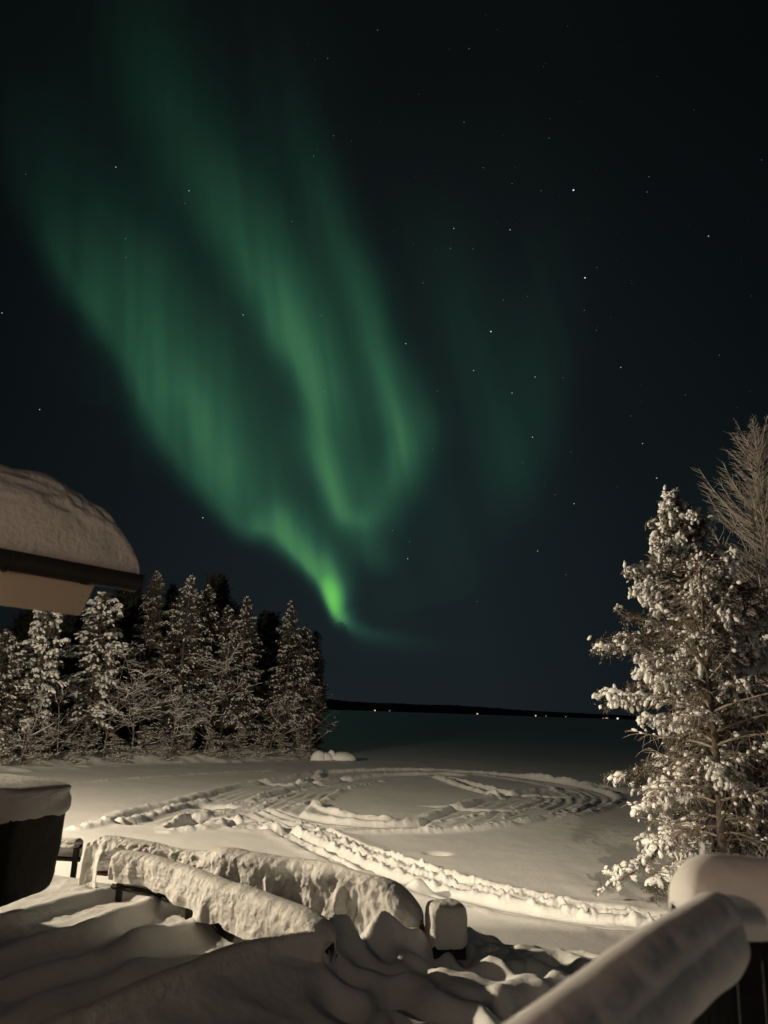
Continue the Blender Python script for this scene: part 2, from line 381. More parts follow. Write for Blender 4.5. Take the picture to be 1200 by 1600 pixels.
# ------------------------------------------------------------------ far shore
def build_hills():
    mb = MB(); Yd = 1900.
    xs = np.linspace(-2600, 2600, 900)
    def ridge(Y0, h0, seed, depth):
        top = h0(xs) * (1 + .35 * fbm(xs * .004, xs * 0, seed, 3)) + 2.2 * np.abs(vnoise(xs * .11, xs * 0, seed + 5)) + 2.0 * np.abs(vnoise(xs * .33, xs * 0, seed + 6))
        rows = []
        for k, f in enumerate((0, .55, .9, 1, .97, .6, 0)):
            rows.append(np.stack([xs, np.full_like(xs, Y0 + depth * k / 6) + 8 * vnoise(xs * .02, xs * 0 + k, 7), -1 + (top + 1) * f], -1))
        mb.grid(np.stack(rows, 0))
    ridge(Yd, lambda x: np.interp(x, [-2600, -200, 150, 640, 2600], [24, 22, 17, 9, 6]), 1, 160)
    ridge(Yd + 420, lambda x: np.interp(x, [-2600, -700, -230, 0, 300, 2600], [48, 44, 36, 25, 12, 6]), 2, 500)
    mb.build('far_hills', M_HILL, smooth=True, kind='structure')
build_hills()
HOUSES = [(586, 1105, 'orange', 'leftmost lit house on the far shore, one orange window'), (609, 1104, 'faint', 'faint lit house on the far shore just right of the leftmost light'),
          (746, 1112, 'orange', 'lone orange lit house on the far shore below the aurora'), (837, 1117, 'orange', 'orange lit house on the far shore, left one of the close pair'),
          (853, 1116, 'faint', 'dim lit house on the far shore, right one of the close pair'), (884, 1119, 'faint', 'dim lit house alone between the pair and the bright cluster'),
          (948, 1121, 'wide', 'far shore house with a wide orange glow left of the white light'), (965, 1121, 'white', 'far shore house showing the only cold white light'),
          (1005, 1124, 'faint', 'rightmost far shore house light beside the snowy tree branches')]
EM = {'orange': emitter('warm_window', (1, .60, .28), 1.5), 'faint': emitter('dim_window', (1, .66, .42), .40), 'white': emitter('cold_window', (.85, .93, 1), 1.5), 'wide': emitter('amber_window', (1, .62, .36), .55)}
for px, py, kd, lab in HOUSES:
    p = at_y(px, py, 1860.)
    e = empty('lakeside_house', (p[0], 1860., 0), lab, 'house', 'lit houses along the far shore')
    m = MB(); m.box((0, 4, 1.6), (9, 7, 3.2)); m.build('wall', M_DARKWOOD, e, False)
    m = MB(); m.add([(-5, 0, 3.25), (5, 0, 3.25), (5, 8, 3.25), (-5, 8, 3.25), (-5, 4, 5.6), (5, 4, 5.6)], quads=[[0, 1, 5, 4], [2, 3, 4, 5], [0, 3, 2, 1]], tris=[[0, 4, 3], [1, 2, 5]]); m.build('roof', M_DRYSNOW, e, False)
    ws = {'orange': (2.6, 2.2), 'faint': (2.2, 1.6), 'white': (3.6, 3.0), 'wide': (6.5, 2.0)}[kd]
    m = MB(); m.box((0, .42, 1.75), (ws[0], .1, ws[1])); m.build('window', EM[kd], e, False)
    if kd == 'wide':
        m = MB(); m.box((-8, 2, 1.2), (3, .3, 1.6)); m.build('window', EM['faint'], e, False)

# ------------------------------------------------------------------ aurora and stars
STROKES = [
 [(120, 150, 150, 170, .02), (260, 360, 150, 170, .05), (400, 560, 150, 160, .075), (500, 720, 130, 150, .075), (560, 860, 110, 110, .03)],
 [(380, -40, 110, 90, .05), (430, 120, 100, 90, .075), (480, 300, 80, 80, .07), (540, 450, 60, 60, .05)],
 # (points (x, y, width_left, width_right, intensity))
 [(-30, -40, 60, 130, .04), (10, 120, 60, 130, .07), (55, 300, 40, 130, .18), (105, 400, 32, 120, .36), (155, 480, 26, 110, .55), (200, 560, 24, 100, .62), (240, 640, 24, 90, .62), (285, 715, 26, 85, .60), (345, 775, 24, 70, .60), (410, 825, 20, 55, .66), (465, 870, 16, 45, .74), (500, 905, 13, 36, .95), (520, 938, 11, 26, 1.25), (533, 962, 9, 16, .85)],
 [(250, 560, 50, 70, .0), (310, 620, 30, 26, .18), (323, 680, 24, 24, .24), (335, 740, 26, 26, .18), (350, 790, 20, 20, .0)],
 [(195, -40, 75, 70, .10), (225, 60, 70, 70, .16), (275, 190, 60, 68, .26), (335, 310, 42, 66, .38), (395, 420, 32, 64, .52), (445, 520, 28, 60, .60), (490, 620, 28, 60, .58), (505, 700, 34, 58, .50), (530, 770, 30, 50, .50), (562, 830, 26, 36, .44), (590, 880, 20, 26, .22), (604, 910, 16, 20, .0)],
 [(440, 120, 40, 40, .03), (480, 230, 36, 36, .12), (515, 330, 30, 32, .24), (550, 430, 28, 32, .40), (580, 520, 28, 32, .50), (610, 610, 26, 38, .66), (632, 680, 28, 36, .82), (636, 735, 36, 28, .68), (612, 780, 40, 30, .32), (585, 810, 40, 30, .05)],
 [(478, 680, 30, 24, .08), (508, 740, 28, 24, .22), (540, 795, 22, 22, .26), (575, 800, 22, 20, .16), (600, 770, 24, 24, .0)],
 [(390, 790, 16, 46, .0), (410, 830, 16, 42, .28), (455, 866, 14, 34, .36), (498, 906, 12, 26, .30), (524, 948, 9, 16, .25)],
 [(505, 905, 9, 12, .0), (518, 935, 10, 13, .85), (526, 955, 8, 10, .45), (534, 972, 6, 6, .0)],
 [(520, 955, 8, 12, .0), (545, 975, 10, 8, .34), (580, 990, 14, 8, .30), (625, 999, 18, 8, .15), (690, 1006, 20, 8, .05), (760, 1010, 22, 8, .0)],
 [(640, 250, 60, 60, .02), (690, 430, 45, 55, .12), (715, 540, 36, 60, .16), (750, 640, 44, 65, .15), (780, 720, 50, 60, .12), (795, 800, 55, 60, .05), (805, 850, 40, 50, 0)],
 [(855, 380, 60, 45, .05), (850, 520, 60, 45, .11), (838, 640, 60, 38, .13), (812, 730, 60, 38, .11), (795, 820, 60, 36, .03)],
 [(600, 860, 90, 60, .08), (650, 800, 80, 60, .10), (680, 900, 70, 60, .10), (600, 960, 70, 60, .08), (720, 980, 90, 60, .02)],
 [(1130, 690, 120, 120, .03), (1150, 790, 110, 110, .075), (1130, 900, 110, 110, .02)],
 [(420, 380, 70, 70, .03), (440, 560, 80, 80, .10), (470, 720, 70, 70, .12), (530, 850, 60, 60, .04)],
 [(760, 120, 160, 200, .015), (740, 500, 140, 160, .05), (740, 800, 120, 150, .06), (800, 1000, 120, 150, .02)],
 [(90, 470, 90, 110, .02), (200, 640, 50, 90, .10), (188, 660, 30, 40, .06)],
 [(420, 300, 60, 60, .03), (520, 560, 60, 60, .16), (560, 700, 60, 60, .16), (540, 840, 50, 60, .08), (560, 930, 60, 60, .03)],
 [(230, 440, 60, 90, .12), (310, 560, 70, 80, .26), (365, 660, 60, 62, .30), (400, 740, 50, 56, .26), (450, 800, 40, 40, .08)],
]
def aurora_field(px, py):
    I = np.zeros_like(px)
    for si, S in enumerate(STROKES):
        S = smooth_line(np.array(S, float), 5)
        best = np.full(px.shape, 1e9); val = np.zeros_like(px)
        for k in range(len(S) - 1):
            a, b = S[k], S[k + 1]; d = b[:2] - a[:2]; l2 = max(d @ d, 1e-6)
            tr = ((px - a[0]) * d[0] + (py - a[1]) * d[1]) / l2; t = np.clip(tr, 0, 1)
            qx = px - a[0] - t * d[0]; qy = py - a[1] - t * d[1]; r = np.hypot(qx, qy)
            sd = d[0] * qy - d[1] * qx           # >0: left side when heading down the picture
            w = 1.1 * np.where(sd > 0, a[2] + t * (b[2] - a[2]), a[3] + t * (b[3] - a[3]))
            v = (a[4] + t * (b[4] - a[4])) * np.exp(-(r / np.maximum(w, 4)) ** 2 * np.where(sd > 0, 1.0, .8))
            m = r < best
            best = np.where(m, r, best); val = np.where(m, v, val)
        I += np.maximum(val, 0)
    return I
def build_aurora():
    az = np.radians(np.arange(-36, 36.01, .2)); el = np.radians(np.arange(1.5, 52, .2))
    A, E = np.meshgrid(az, el, indexing='ij'); Rr = 5200.
    P = np.stack([Rr * np.sin(A) * np.cos(E), Rr * np.cos(A) * np.cos(E), Rr * np.sin(E)], -1)
    px, py = project(P)
    # faint fine rays fanning out from the zenith of the curtain
    ang = np.degrees(np.arctan2(px - 200, py + 1500)); rad = np.hypot(px - 200, py + 1500) / 1000
    wx = px + 14 * fbm(px * .012, py * .006, 200, 3); wy = py + 22 * fbm(px * .01, py * .006, 210, 3)
    I = aurora_field(wx, wy)
    stri = 1 + .24 * fbm(ang * 1.2, rad * 2.2, 220, 3) + .09 * vnoise(ang * 2.3 + fbm(ang * .5, rad, 231, 2) * 1.5, rad * 2.5, 230) * sstep(200, 600, py)
    I = np.clip(I * stri, 0, None)
    def pq(v):
        K = np.array([0, .05, .2, .45, .7, .95, 1.3, 1.9, 3.0])
        R_ = np.array([0, .0004, .0024, .0085, .0170, .034, .058, .100, .16])
        G_ = np.array([0, .0018, .0130, .0420, .0800, .130, .23, .42, .60])
        B_ = np.array([0, .0012, .0078, .0225, .0400, .056, .068, .078, .10])
        return np.stack([np.interp(v, K, c) for c in (R_, G_, B_)], -1)
    Cc = pq(np.clip(I - .008, 0, None) * (.80 + .2 * sstep(.6, 1.1, I)))
    mb = MB(); mb.grid(P, flip=False)
    q = mb.q[0]; keep = I.ravel()[q].max(1) > .006; mb.q[0] = q[keep]
    m = bpy.data.materials.new('aurora_glow'); m.use_nodes = True; t = m.node_tree; t.nodes.clear()
    at = t.nodes.new('ShaderNodeAttribute'); at.attribute_name = 'aurora'
    e = t.nodes.new('ShaderNodeEmission'); tr = t.nodes.new('ShaderNodeBsdfTransparent'); ad = t.nodes.new('ShaderNodeAddShader'); o = t.nodes.new('ShaderNodeOutputMaterial')
    t.links.new(at.outputs['Color'], e.inputs[0]); t.links.new(e.outputs[0], ad.inputs[0]); t.links.new(tr.outputs[0], ad.inputs[1]); t.links.new(ad.outputs[0], o.inputs[0])
    m.cycles.emission_sampling = 'NONE'
    ob = mb.build('aurora', m, kind='stuff', label='green aurora curtains folding down the night sky to a bright tip', category='aurora')
    ca = ob.data.color_attributes.new('aurora', 'FLOAT_COLOR', 'POINT')
    buf = np.ones((len(ob.data.vertices), 4), np.float32); buf[:, :3] = Cc.reshape(-1, 3); ca.data.foreach_set('color', buf.ravel())
build_aurora()

ICO = None
def ico(sub):
    import bmesh
    bm = bmesh.new(); bmesh.ops.create_icosphere(bm, subdivisions=sub, radius=1)
    V = np.array([v.co[:] for v in bm.verts]); F = np.array([[v.index for v in f.verts] for f in bm.faces]); bm.free(); return V, F
ICO1 = ico(1); ICO2 = ico(2); ICO3 = ico(3)
STAR = [(181, 261, .5), (295, 298, .5), (896, 297, 2.6), (914, 434, 1.5), (767, 518, 1.4), (1107, 369, .7), (797, 359, .6), (634, 537, .6), (1011, 300, .35), (1014, 276, .25), (725, 191, .35), (858, 216, .22), (733, 76, .25), (800, 287, .3), (845, 298, .2),
        (709, 357, .4), (704, 388, .35), (739, 389, .25), (661, 442, .3), (786, 469, .3), (740, 579, .5), (836, 589, .4), (800, 614, .5), (683, 611, .25), (832, 683, .5), (817, 723, .35), (970, 574, .45), (1004, 693, .4), (1026, 747, .9), (897, 787, .4), (840, 861, .4),
        (317, 809, .9), (613, 829, .3), (640, 846, .35), (637, 873, .4), (380, 492, .4), (507, 612, .3), (196, 373, .3), (197, 402, .25), (3, 489, .6), (62, 640, .4), (456, 346, .25), (490, 244, .25), (521, 212, .15), (512, 91, .15), (590, 47, .2), (932, 516, .2), (913, 485, .25),
        (884, 898, .25), (1071, 617, .2), (892, 706, .3), (745, 940, .2), (867, 773, .2), (502, 493, .25), (40, 272, .15), (755, 262, .15), (880, 590, .15), (676, 702, .2), (289, 318, .12), (824, 463, .12), (1190, 250, .15), (1124, 555, .15), (933, 418, .15), (986, 650, .12)]
def build_stars():
    groups = {}
    rs = np.random.RandomState(3)
    m1, m2, m3 = MB(), MB(), MB()
    for px, py, b in STAR:
        d = ray(px, py); d = d / np.linalg.norm(d); p = EYE + d * 6500
        r = 5.6 * (.36 + .42 * math.sqrt(b))
        mb = m1 if b > 1.2 else (m2 if b > .35 else m3)
        mb.add(ICO1[0] * r + p, tris=ICO1[1])
    for i in range(90):
        px, py = rs.uniform(450, 1190), rs.uniform(20, 900); d = ray(px, py); d /= np.linalg.norm(d)
        m3.add(ICO1[0] * rs.uniform(1.0, 1.7) + EYE + d * 6500, tris=ICO1[1])
    for i, (mb, c, s) in enumerate(((m1, (.72, .86, 1), 1.4), (m2, (.8, .9, 1), .7), (m3, (.72, .9, 1), .2))):
        e = emitter('starlight', c, s); e.cycles.emission_sampling = 'NONE'
        mb.build(('bright_stars', 'stars', 'faint_stars')[i], e, kind='structure')
build_stars()

# ------------------------------------------------------------------ trees
def pods_into(mb, C, D, S, rs, tmpl=ICO1):
    """snow lumps: centres C (N,3), long axes D (N,3), half sizes S (N,3)"""
    C = np.asarray(C); D = np.asarray(D); S = np.asarray(S); n = len(C)
    if not n: return
    D = D / (np.linalg.norm(D, axis=1, keepdims=True) + 1e-9)
    up = np.array([0, 0, 1.]); A = np.cross(D, up + 0.01); A /= np.linalg.norm(A, axis=1, keepdims=True) + 1e-9; B = np.cross(A, D)
    V, F = tmpl
    J = 1 + rs.uniform(-.22, .22, (n, len(V), 1))
    L = V[None] * J * S[:, None]
    P = C[:, None] + L[:, :, :1] * D[:, None] + L[:, :, 1:2] * A[:, None] + L[:, :, 2:] * B[:, None]
    F2 = (F[None] + (np.arange(n) * len(V))[:, None, None]).reshape(-1, 3)
    mb.add(P, tris=F2)
def needles_into(mb, C, rs, L, Wd, n_each):
    C = np.repeat(np.asarray(C), n_each, 0); n = len(C)
    D = rs.normal(size=(n, 3)); D[:, 2] -= .35; D /= np.linalg.norm(D, axis=1, keepdims=True)
    A = np.cross(D, rs.normal(size=(n, 3))); A /= np.linalg.norm(A, axis=1, keepdims=True)
    l = L * rs.uniform(.5, 1.2, (n, 1)); w = Wd * rs.uniform(.6, 1.2, (n, 1))
    C = C + rs.normal(size=(n, 3)) * L * .35
    P = np.stack([C - A * w * .5, C + D * l * .5 - A * w * .35, C + D * l, C + D * l * .45 + A * w * .6], 1)
    mb.add(P, quads=np.arange(n * 4).reshape(-1, 4))

def conifer(name, seed, H, rmax, prof, nb, nsh, c0, pod, podp, loc, label, group, trunk_mat=None, needle=None, needle_l=.13, needle_n=5, lean=0, snowmat=None, frost=60, view_dir=None, droop=(.2, .5), twigmat=None, tops=None, shl=.34, e_off=0., outer=False, cat='tree', lift=.12, fingers=False, twig_scale=1):
    rs = np.random.RandomState(seed)
    root = empty(name, loc, label, 'tree', group)
    tr = MB(); zz = np.linspace(-.4, H, 14)
    wob = np.stack([.05 * H / 12 * np.sin(zz * .7 + seed) + lean * zz, .04 * np.cos(zz * .9 + seed), zz], -1)
    tr.tubes(wob, np.maximum(.018, .0145 * H * (1 - np.clip(zz, 0, H) / H) ** .85 + .012), 8)
    BT = []; BR = []; ST = []; SR = []; NC = []; PC = []; PD = []; PS = []; HT = []; HR = []
    axes = [(0, 0, 0, H, c0, nb)] + (tops or [])
    for ax, ay, z0, Hh, cc, nbb in axes:
        for i in range(nbb):
            u = (i + rs.uniform(0, .9)) / nbb; t = cc + (1 - cc) * u; z = z0 + t * (Hh - z0)
            rel = z / H
            L = rmax * prof(t) * rs.uniform(.62, 1.2) * (1 if (ax, ay) == (0, 0) else .5)
            if L < .08: L = .08
            a = i * 2.399 + rs.uniform(-.5, .5); ca, sa = math.cos(a), math.sin(a)
            e0 = e_off - .12 + .85 * t ** 2 + rs.uniform(-.15, .15); dr = rs.uniform(*droop) * (1 - .5 * t)
            s = np.linspace(0, 1, 7)
            hx = L * s * math.cos(e0); vz = L * (s * math.sin(e0) - dr * s ** 2 + .16 * s ** 4)
            bx = np.interp(z, zz, wob[:, 0]) + ax; by = np.interp(z, zz, wob[:, 1]) + ay
            sway = rs.uniform(-.12, .12) * L * s ** 2
            B = np.stack([bx + ca * hx - sa * sway, by + sa * hx + ca * sway, z + vz], -1)
            BT.append(B); BR.append((.010 + .013 * L) * (1 - s * (.62 if fingers else .8)))
            loaded = (1.6 if rs.rand() < .55 else .3) if outer else 1
            ns = max(3, int(nsh * (L / rmax) ** .7))
            for j in range(ns):
                q = .18 + .82 * (j + rs.uniform(0, 1)) / ns; sg = 1 if j % 2 else -1
                p0 = np.array([np.interp(q, s, B[:, k]) for k in range(3)])
                l = (L * shl * (1.15 - .75 * q) + .10) * rs.uniform(.6, 1.2)
                aa = a + sg * rs.uniform(.35, 1.1) if q < .93 else a + rs.uniform(-.3, .3)
                sd = rs.uniform(.1, .75) if lift < .3 else rs.uniform(-.3, .1)
                w = np.array([0, .35, .7, 1.0])
                Q = np.stack([p0[0] + math.cos(aa) * l * w, p0[1] + math.sin(aa) * l * w, p0[2] + l * (lift * w - sd * w ** 2)], -1)
                ST.append(Q); SR.append(np.array([.011, .009, .007, .004]) * (1.7 if fingers else 1 + pod) * twig_scale)
                NC.append(Q[1:]); NC.append((Q[1:] + Q[:-1]) / 2)
                for k in range(1, 4):
                    if rs.rand() < (podp * loaded * (.35 + 1.1 * q) if outer else podp):
                        sz = pod * rs.uniform(.45, 1.15) * (1 if k < 3 else .85)
                        dv = Q[k] - Q[k - 1]
                        PC.append(Q[k] + np.array([0, 0, sz * .28]) - dv * .25); PD.append(dv + rs.normal(size=3) * .03); PS.append((sz, sz * rs.uniform(.45, .62), sz * rs.uniform(.42, .6)))
                        if fingers and q > .55:
                            for _ in range(rs.randint(1, 3)):
                                zf = sz * rs.uniform(.5, .95); PC.append(Q[k] + rs.normal(size=3) * sz * .7 - [0, 0, zf * .4]); PD.append(np.array([0, 0, -1.0]) + rs.normal(size=3) * .35 + dv); PS.append((zf, zf * .5, zf * .5))
            for j in range(int(frost * (L / rmax) / 10)):
                q = rs.uniform(.1, .95); p0 = np.array([np.interp(q, s, B[:, k]) for k in range(3)]); l = rs.uniform(.2, .6) * (rmax / 2.2) ** .5
                w = np.array([0, .35, .7, 1.0]); aa = rs.uniform(0, 6.28)
                HT.append(np.stack([p0[0] + math.cos(aa) * l * w * .6, p0[1] + math.sin(aa) * l * w * .6, p0[2] - l * w ** 1.5 * rs.uniform(.1, 1)], -1)); HR.append(np.array([.010, .008, .006, .004]))
    tr.build('trunk', trunk_mat or M_BARK, root)
    c = MB(); c.tubes(BT, BR, 5); c.tubes(ST, SR, 3); c.build('branch', twigmat or M_BARK, root, kind='stuff', label='tangle of dark branches')
    if HT:
        c = MB(); c.tubes(HT, HR, 3); c.build('frosted_twigs', M_FROST, root, kind='stuff')
    if needle_n:
        c = MB(); needles_into(c, np.concatenate(NC), rs, needle_l, needle_l * .28, needle_n); c.build('crown', needle or M_NEEDLE, root, False)
    if PC:
        c = MB(); pods_into(c, PC, PD, PS, rs); c.build('snow_load', snowmat or M_POD, root, kind='stuff')
    return root

def bare_tree(name, seed, H, loc, label, group, spread=.5, q0=.25, levels=3, mat=None, r0=.07, nch=(6, 7, 5), snow=0, up=.35, lean=(0, 0), cat='tree'):
    rs = np.random.RandomState(seed); root = empty(name, loc, label, cat, group)
    T = {0: [], 1: [], 2: [], 3: []}; SN = []; SNR = []
    s = np.linspace(0, 1, 6)
    def grow(p, d, L, r, lv):
        d = d / np.linalg.norm(d)
        bend = rs.normal(size=3) * .35; bend[2] += up * (1 if lv else .2) - (.25 if lv >= 2 else 0)
        pts = p + L * (s[:, None] * d + (s ** 2)[:, None] * bend * .45 + .03 * rs.normal(size=(6, 3)) * s[:, None])
        T[lv].append((pts, r * (1 - .75 * s)))
        if snow and lv >= 1 and rs.rand() < snow:
            SN.append(pts + np.array([0, 0, r * .9 + .01])); SNR.append(np.clip(r * (1.5 - s), .018, .05) * rs.uniform(.8, 1.3))
        if lv >= levels: return
        for j in range(nch[lv]):
            q = rs.uniform(q0 if lv == 0 else .15, 1); k = int(q * 4.99); b = pts[k] + (pts[k + 1] - pts[k]) * (q * 5 - k if q * 5 - k <= 1 else 1)
            side = rs.normal(size=3); side[2] = abs(side[2]) * .4; side /= np.linalg.norm(side)
            grow(b, d * (1 - spread) + side * spread * 1.5, L * rs.uniform(.32, .55) * (1.2 - .6 * q), r * .42 * (1.1 - .5 * q), lv + 1)
    grow(np.zeros(3) - [0, 0, .2], np.array([lean[0], lean[1], 1.]), H, r0, 0)
    m = MB(); m.tubes([T[0][0][0]], [T[0][0][1]], 8); m.build('trunk', M_BARK if not mat else mat, root)
    m = MB()
    for lv, k in ((1, 5), (2, 3), (3, 3)):
        if T[lv]: m.tubes([a for a, b in T[lv]], [np.maximum(b, .006 if H > 6 else .005) for a, b in T[lv]], k)
    m.build('crown', mat or M_FROST, root)
    if SN:
        m = MB(); m.tubes(SN, SNR, 5); m.build('snow_load', M_POD, root, kind='stuff')
    return root

spruce_prof = lambda t: max(.05, (1 - t) ** .8 * 1.1) if t > .35 else .62 + (t / .35) * .04
column_prof = lambda t: max(.06, min(1, (1 - t) * 2.6) * (.75 + .25 * math.sin(t * 9)))
def right_prof(t):
    return max(.05, float(np.interp(t, [0, .12, .3, .5, .7, .82, .9, .96, 1], [.9, .95, 1.0, .95, .85, .62, .42, .22, .08])))

# --- the big snow-laden conifer at the right, and its neighbours
def ground_at(px, py, Y):
    p = at_y(px, py, Y); return (p[0], Y, hz(p[0], Y) - .05)
g = ground_at(1163, 1340, 23.5); topz = at_y(1046, 772, 23.5)[2]; HR_ = topz - g[2]
dx = (at_y(1046, 772, 23.5)[0] - g[0]) / HR_
t2 = at_y(1092, 800, 23.5)
PINE = conifer('snow_laden_pine', 11, HR_, 2.6, lambda t: float(np.interp(t, [0, .12, .2, .32, .5, .65, .78, .88, .95, 1], [.3, .62, 1.0, 1.05, .95, .82, .62, .34, .16, .05]) * (1 + .18 * math.sin(t * 43))), 150, 19, .15, .19, .40, g,
        'big pine with a reddish trunk, thick with white snow clumps, at the right shore', None, trunk_mat=M_REDBARK, needle=M_DUSTNEEDLE, needle_l=.15, needle_n=6, frost=260, lean=dx, droop=(.2, .6), outer=True, fingers=True,
        tops=[(t2[0] - (g[0] + dx * (t2[2] - g[2])) - .1, .2, 7.6, t2[2] - g[2], .2, 22)], snowmat=M_SNOW, twigmat=M_DUSTBARK, shl=.30)
g2 = ground_at(1198, 1340, 24.6); topz = at_y(1180, 930, 24.6)[2]
conifer('red_trunk_pine', 23, topz - g2[2], 2.3, lambda t: max(.1, float(np.interp(t, [0, .3, .6, .9, 1], [.5, .95, 1, .7, .1]))), 46, 12, .30, .12, .22, g2, 'second reddish pine trunk standing half outside the right picture edge', None, trunk_mat=M_REDBARK, needle=M_DUSTNEEDLE, needle_l=.13, needle_n=3, frost=300, twigmat=M_FROST)
g3 = ground_at(1243, 1340, 27.0); topz = at_y(1243, 660, 27.0)[2]
conifer('frosted_larch', 31, topz - g3[2], 4.0, lambda t: max(.05, min(.9, (1 - t) ** .7 * 1.5) * (.85 + .3 * math.sin(t * 37))), 270, 28, .3, .1, 0, g3, 'tall leafless larch grey with frost at the right edge', None, needle_n=0, frost=120, twigmat=M_FROST2, e_off=.30, lift=.5, shl=.24, droop=(-.5, .4), twig_scale=.8)
g4 = ground_at(1128, 1340, 21.6); topz = at_y(1128, 885, 21.6)[2]
conifer('frosted_birch', 37, topz - g4[2], 2.6, lambda t: float(np.interp(t, [0, .25, .5, .75, 1], [.5, .85, 1, .8, .2])), 70, 17, .22, .1, .12, g4, 'slender frosted birch whose brown twigs veil the big snowy pine', None, needle_n=0, frost=300, twigmat=M_FROST, e_off=.35, lift=.2, shl=.36, droop=(.2, .8))
g5 = ground_at(1085, 1345, 21.0)
bare_tree('frosted_shrub', 44, 2.2, g5, 'leafless frosted shrub at the foot of the big snowy pine', None, spread=.7, nch=(22, 9, 6), r0=.03, mat=M_FROST, snow=.12, q0=.05, cat='shrub')
g6 = ground_at(1120, 1345, 25.4)
bare_tree('frosted_shrub', 43, 4.2, g6, 'taller frosted shrub behind the big snowy pine trunk', None, spread=.7, nch=(24, 9, 6), r0=.04, mat=M_FROST, snow=.12, q0=.05, cat='shrub')
def low_bough():
    root = PINE; o = np.array(g); p0 = at_y(1158, 1298, 23.4); p1 = at_y(1014, 1384, 20.6)
    rs = np.random.RandomState(8); s = np.linspace(0, 1, 8)
    c = (p0 + p1) / 2 + [0, 0, .08]
    P = np.array([(1 - t) ** 2 * p0 + 2 * t * (1 - t) * c + t * t * p1 for t in s]) - o
    ST, SR, NC, PC, PD, PS = [], [], [], [], [], []
    for j in range(90):
        q = rs.uniform(.25, 1); p = np.array([np.interp(q, s, P[:, k]) for k in range(3)]); dr = (P[-1] - P[-2]) / np.linalg.norm(P[-1] - P[-2])
        d = dr + rs.normal(size=3) * .55; d /= np.linalg.norm(d); l = rs.uniform(.12, .42) * (1.3 - q * .5); w = np.array([0, .35, .7, 1.0])
        Q = p + d * l * w[:, None] - np.array([0, 0, 1]) * (l * .55 * w ** 2)[:, None]
        ST.append(Q); SR.append(np.array([.012, .010, .007, .004])); NC.append(Q)
        if rs.rand() < .75:
            z = rs.uniform(.035, .085) * (1.5 if q > .75 else 1); PC.append(Q[1] + [0, 0, .04]); PD.append(Q[3] - Q[0]); PS.append((z * 1.7, z * .8, z * .7))
    m = MB(); m.tubes(P, .05 * (1 - .8 * s), 6); m.tubes(ST, SR, 3); m.build('low_bough', M_BARK, root)
    m = MB(); needles_into(m, np.concatenate(NC), rs, .12, .03, 8); m.build('bough_needles', M_NEEDLE, root, False)
    m = MB(); pods_into(m, PC, PD, PS, rs, ICO2); m.build('bough_snow', M_SNOW, root, kind='stuff')
low_bough()

# --- the wood on the left shore
SPX = [-700, -300, 0, 60, 150, 250, 350, 430, 500]; SPY = [1262, 1228, 1206, 1202, 1196, 1193, 1191, 1188, 1185]
def left_tree(px, top, off, base_py=1190):
    Y = at_z(px, np.interp(px, SPX, SPY), 0)[1] + off
    p = at_y(px, base_py, Y); z = hz(p[0], Y) - .1; t = at_y(px, top, Y)[2]
    return (p[0], Y, z), t - z
GL = 'snow laden conifers on the left shore'
LT = [ # px, top px, metres behind the shoreline, radius, kind, label
 (42, 925, 2.6, 1.55, 'column', 'bright columnar spruce thick with snow, nearest the left edge under the roof'),
 (-18, 985, 3.0, 2.0, 'cone', 'snowy conifer cut off by the left edge of the picture'),
 (128, 925, 3.4, 2.1, 'column', 'snow clumped spruce just right of the fascia board end'),
 (216, 893, 6.5, 1.7, 'slim', 'tall slim greyish conifer rising just right of the gutter end'),
 (268, 899, 3.4, 2.3, 'cone', 'tallest and broadest snowy conifer of the left wood'),
 (294, 915, 5.4, 2.0, 'slim', 'snowy conifer leaning on the right flank of the tallest one'),
 (370, 933, 3.4, 1.85, 'cone', 'pointed snowy conifer in the middle of the left wood, between two dark gaps'),
 (342, 946, 4.8, 1.5, 'slim', 'thin snowy conifer against the left side of the pointed middle one'),
 (440, 938, 2.6, 1.9, 'cone', 'sharp pointed snowy conifer, last tall one before the open lake'),
 (462, 980, 2.8, 1.6, 'slim', 'shorter snowy conifer touching the right side of the last tall one'),
 (478, 986, 5.0, 1.25, 'slim', 'outermost conifer of the left wood, standing against the lake'),
]
CONE = lambda t: float(np.interp(t, [0, .15, .35, .55, .75, .87, .95, 1], [.55, .85, 1.0, .98, .74, .46, .24, .05]))
COLM = lambda t: float(np.interp(t, [0, .2, .4, .6, .8, .92, 1], [.5, .8, .95, 1.0, .88, .55, .08])) * (1 + .16 * math.sin(t * 31))
SLIM = lambda t: float(np.interp(t, [0, .2, .5, .8, .93, 1], [.7, .9, 1.0, .75, .42, .05])) * (1 + .14 * math.sin(t * 27))
for i, (px, top, Y, r, kd, lab) in enumerate(LT):
    loc, H = left_tree(px, top, Y)
    pf = {'column': COLM, 'cone': CONE, 'slim': SLIM}[kd]
    fat = i in (0, 2)
    conifer('snowy_conifer', 100 + i, H, r, pf, 92, 12, .22 if kd != 'cone' else .16, .26 if fat else .165, .52 if fat else .50, loc, lab, GL, outer=True,
            needle=M_MIDNEEDLE, needle_l=.24, needle_n=3, frost=26, snowmat=M_DRYSNOW if i in (3, 10) else M_SNOW, lean=(.006, -.012, .018, -.01, .012, .03, -.014, -.02, .008, .022, .03)[i], shl=.42, droop=(.25, .7))
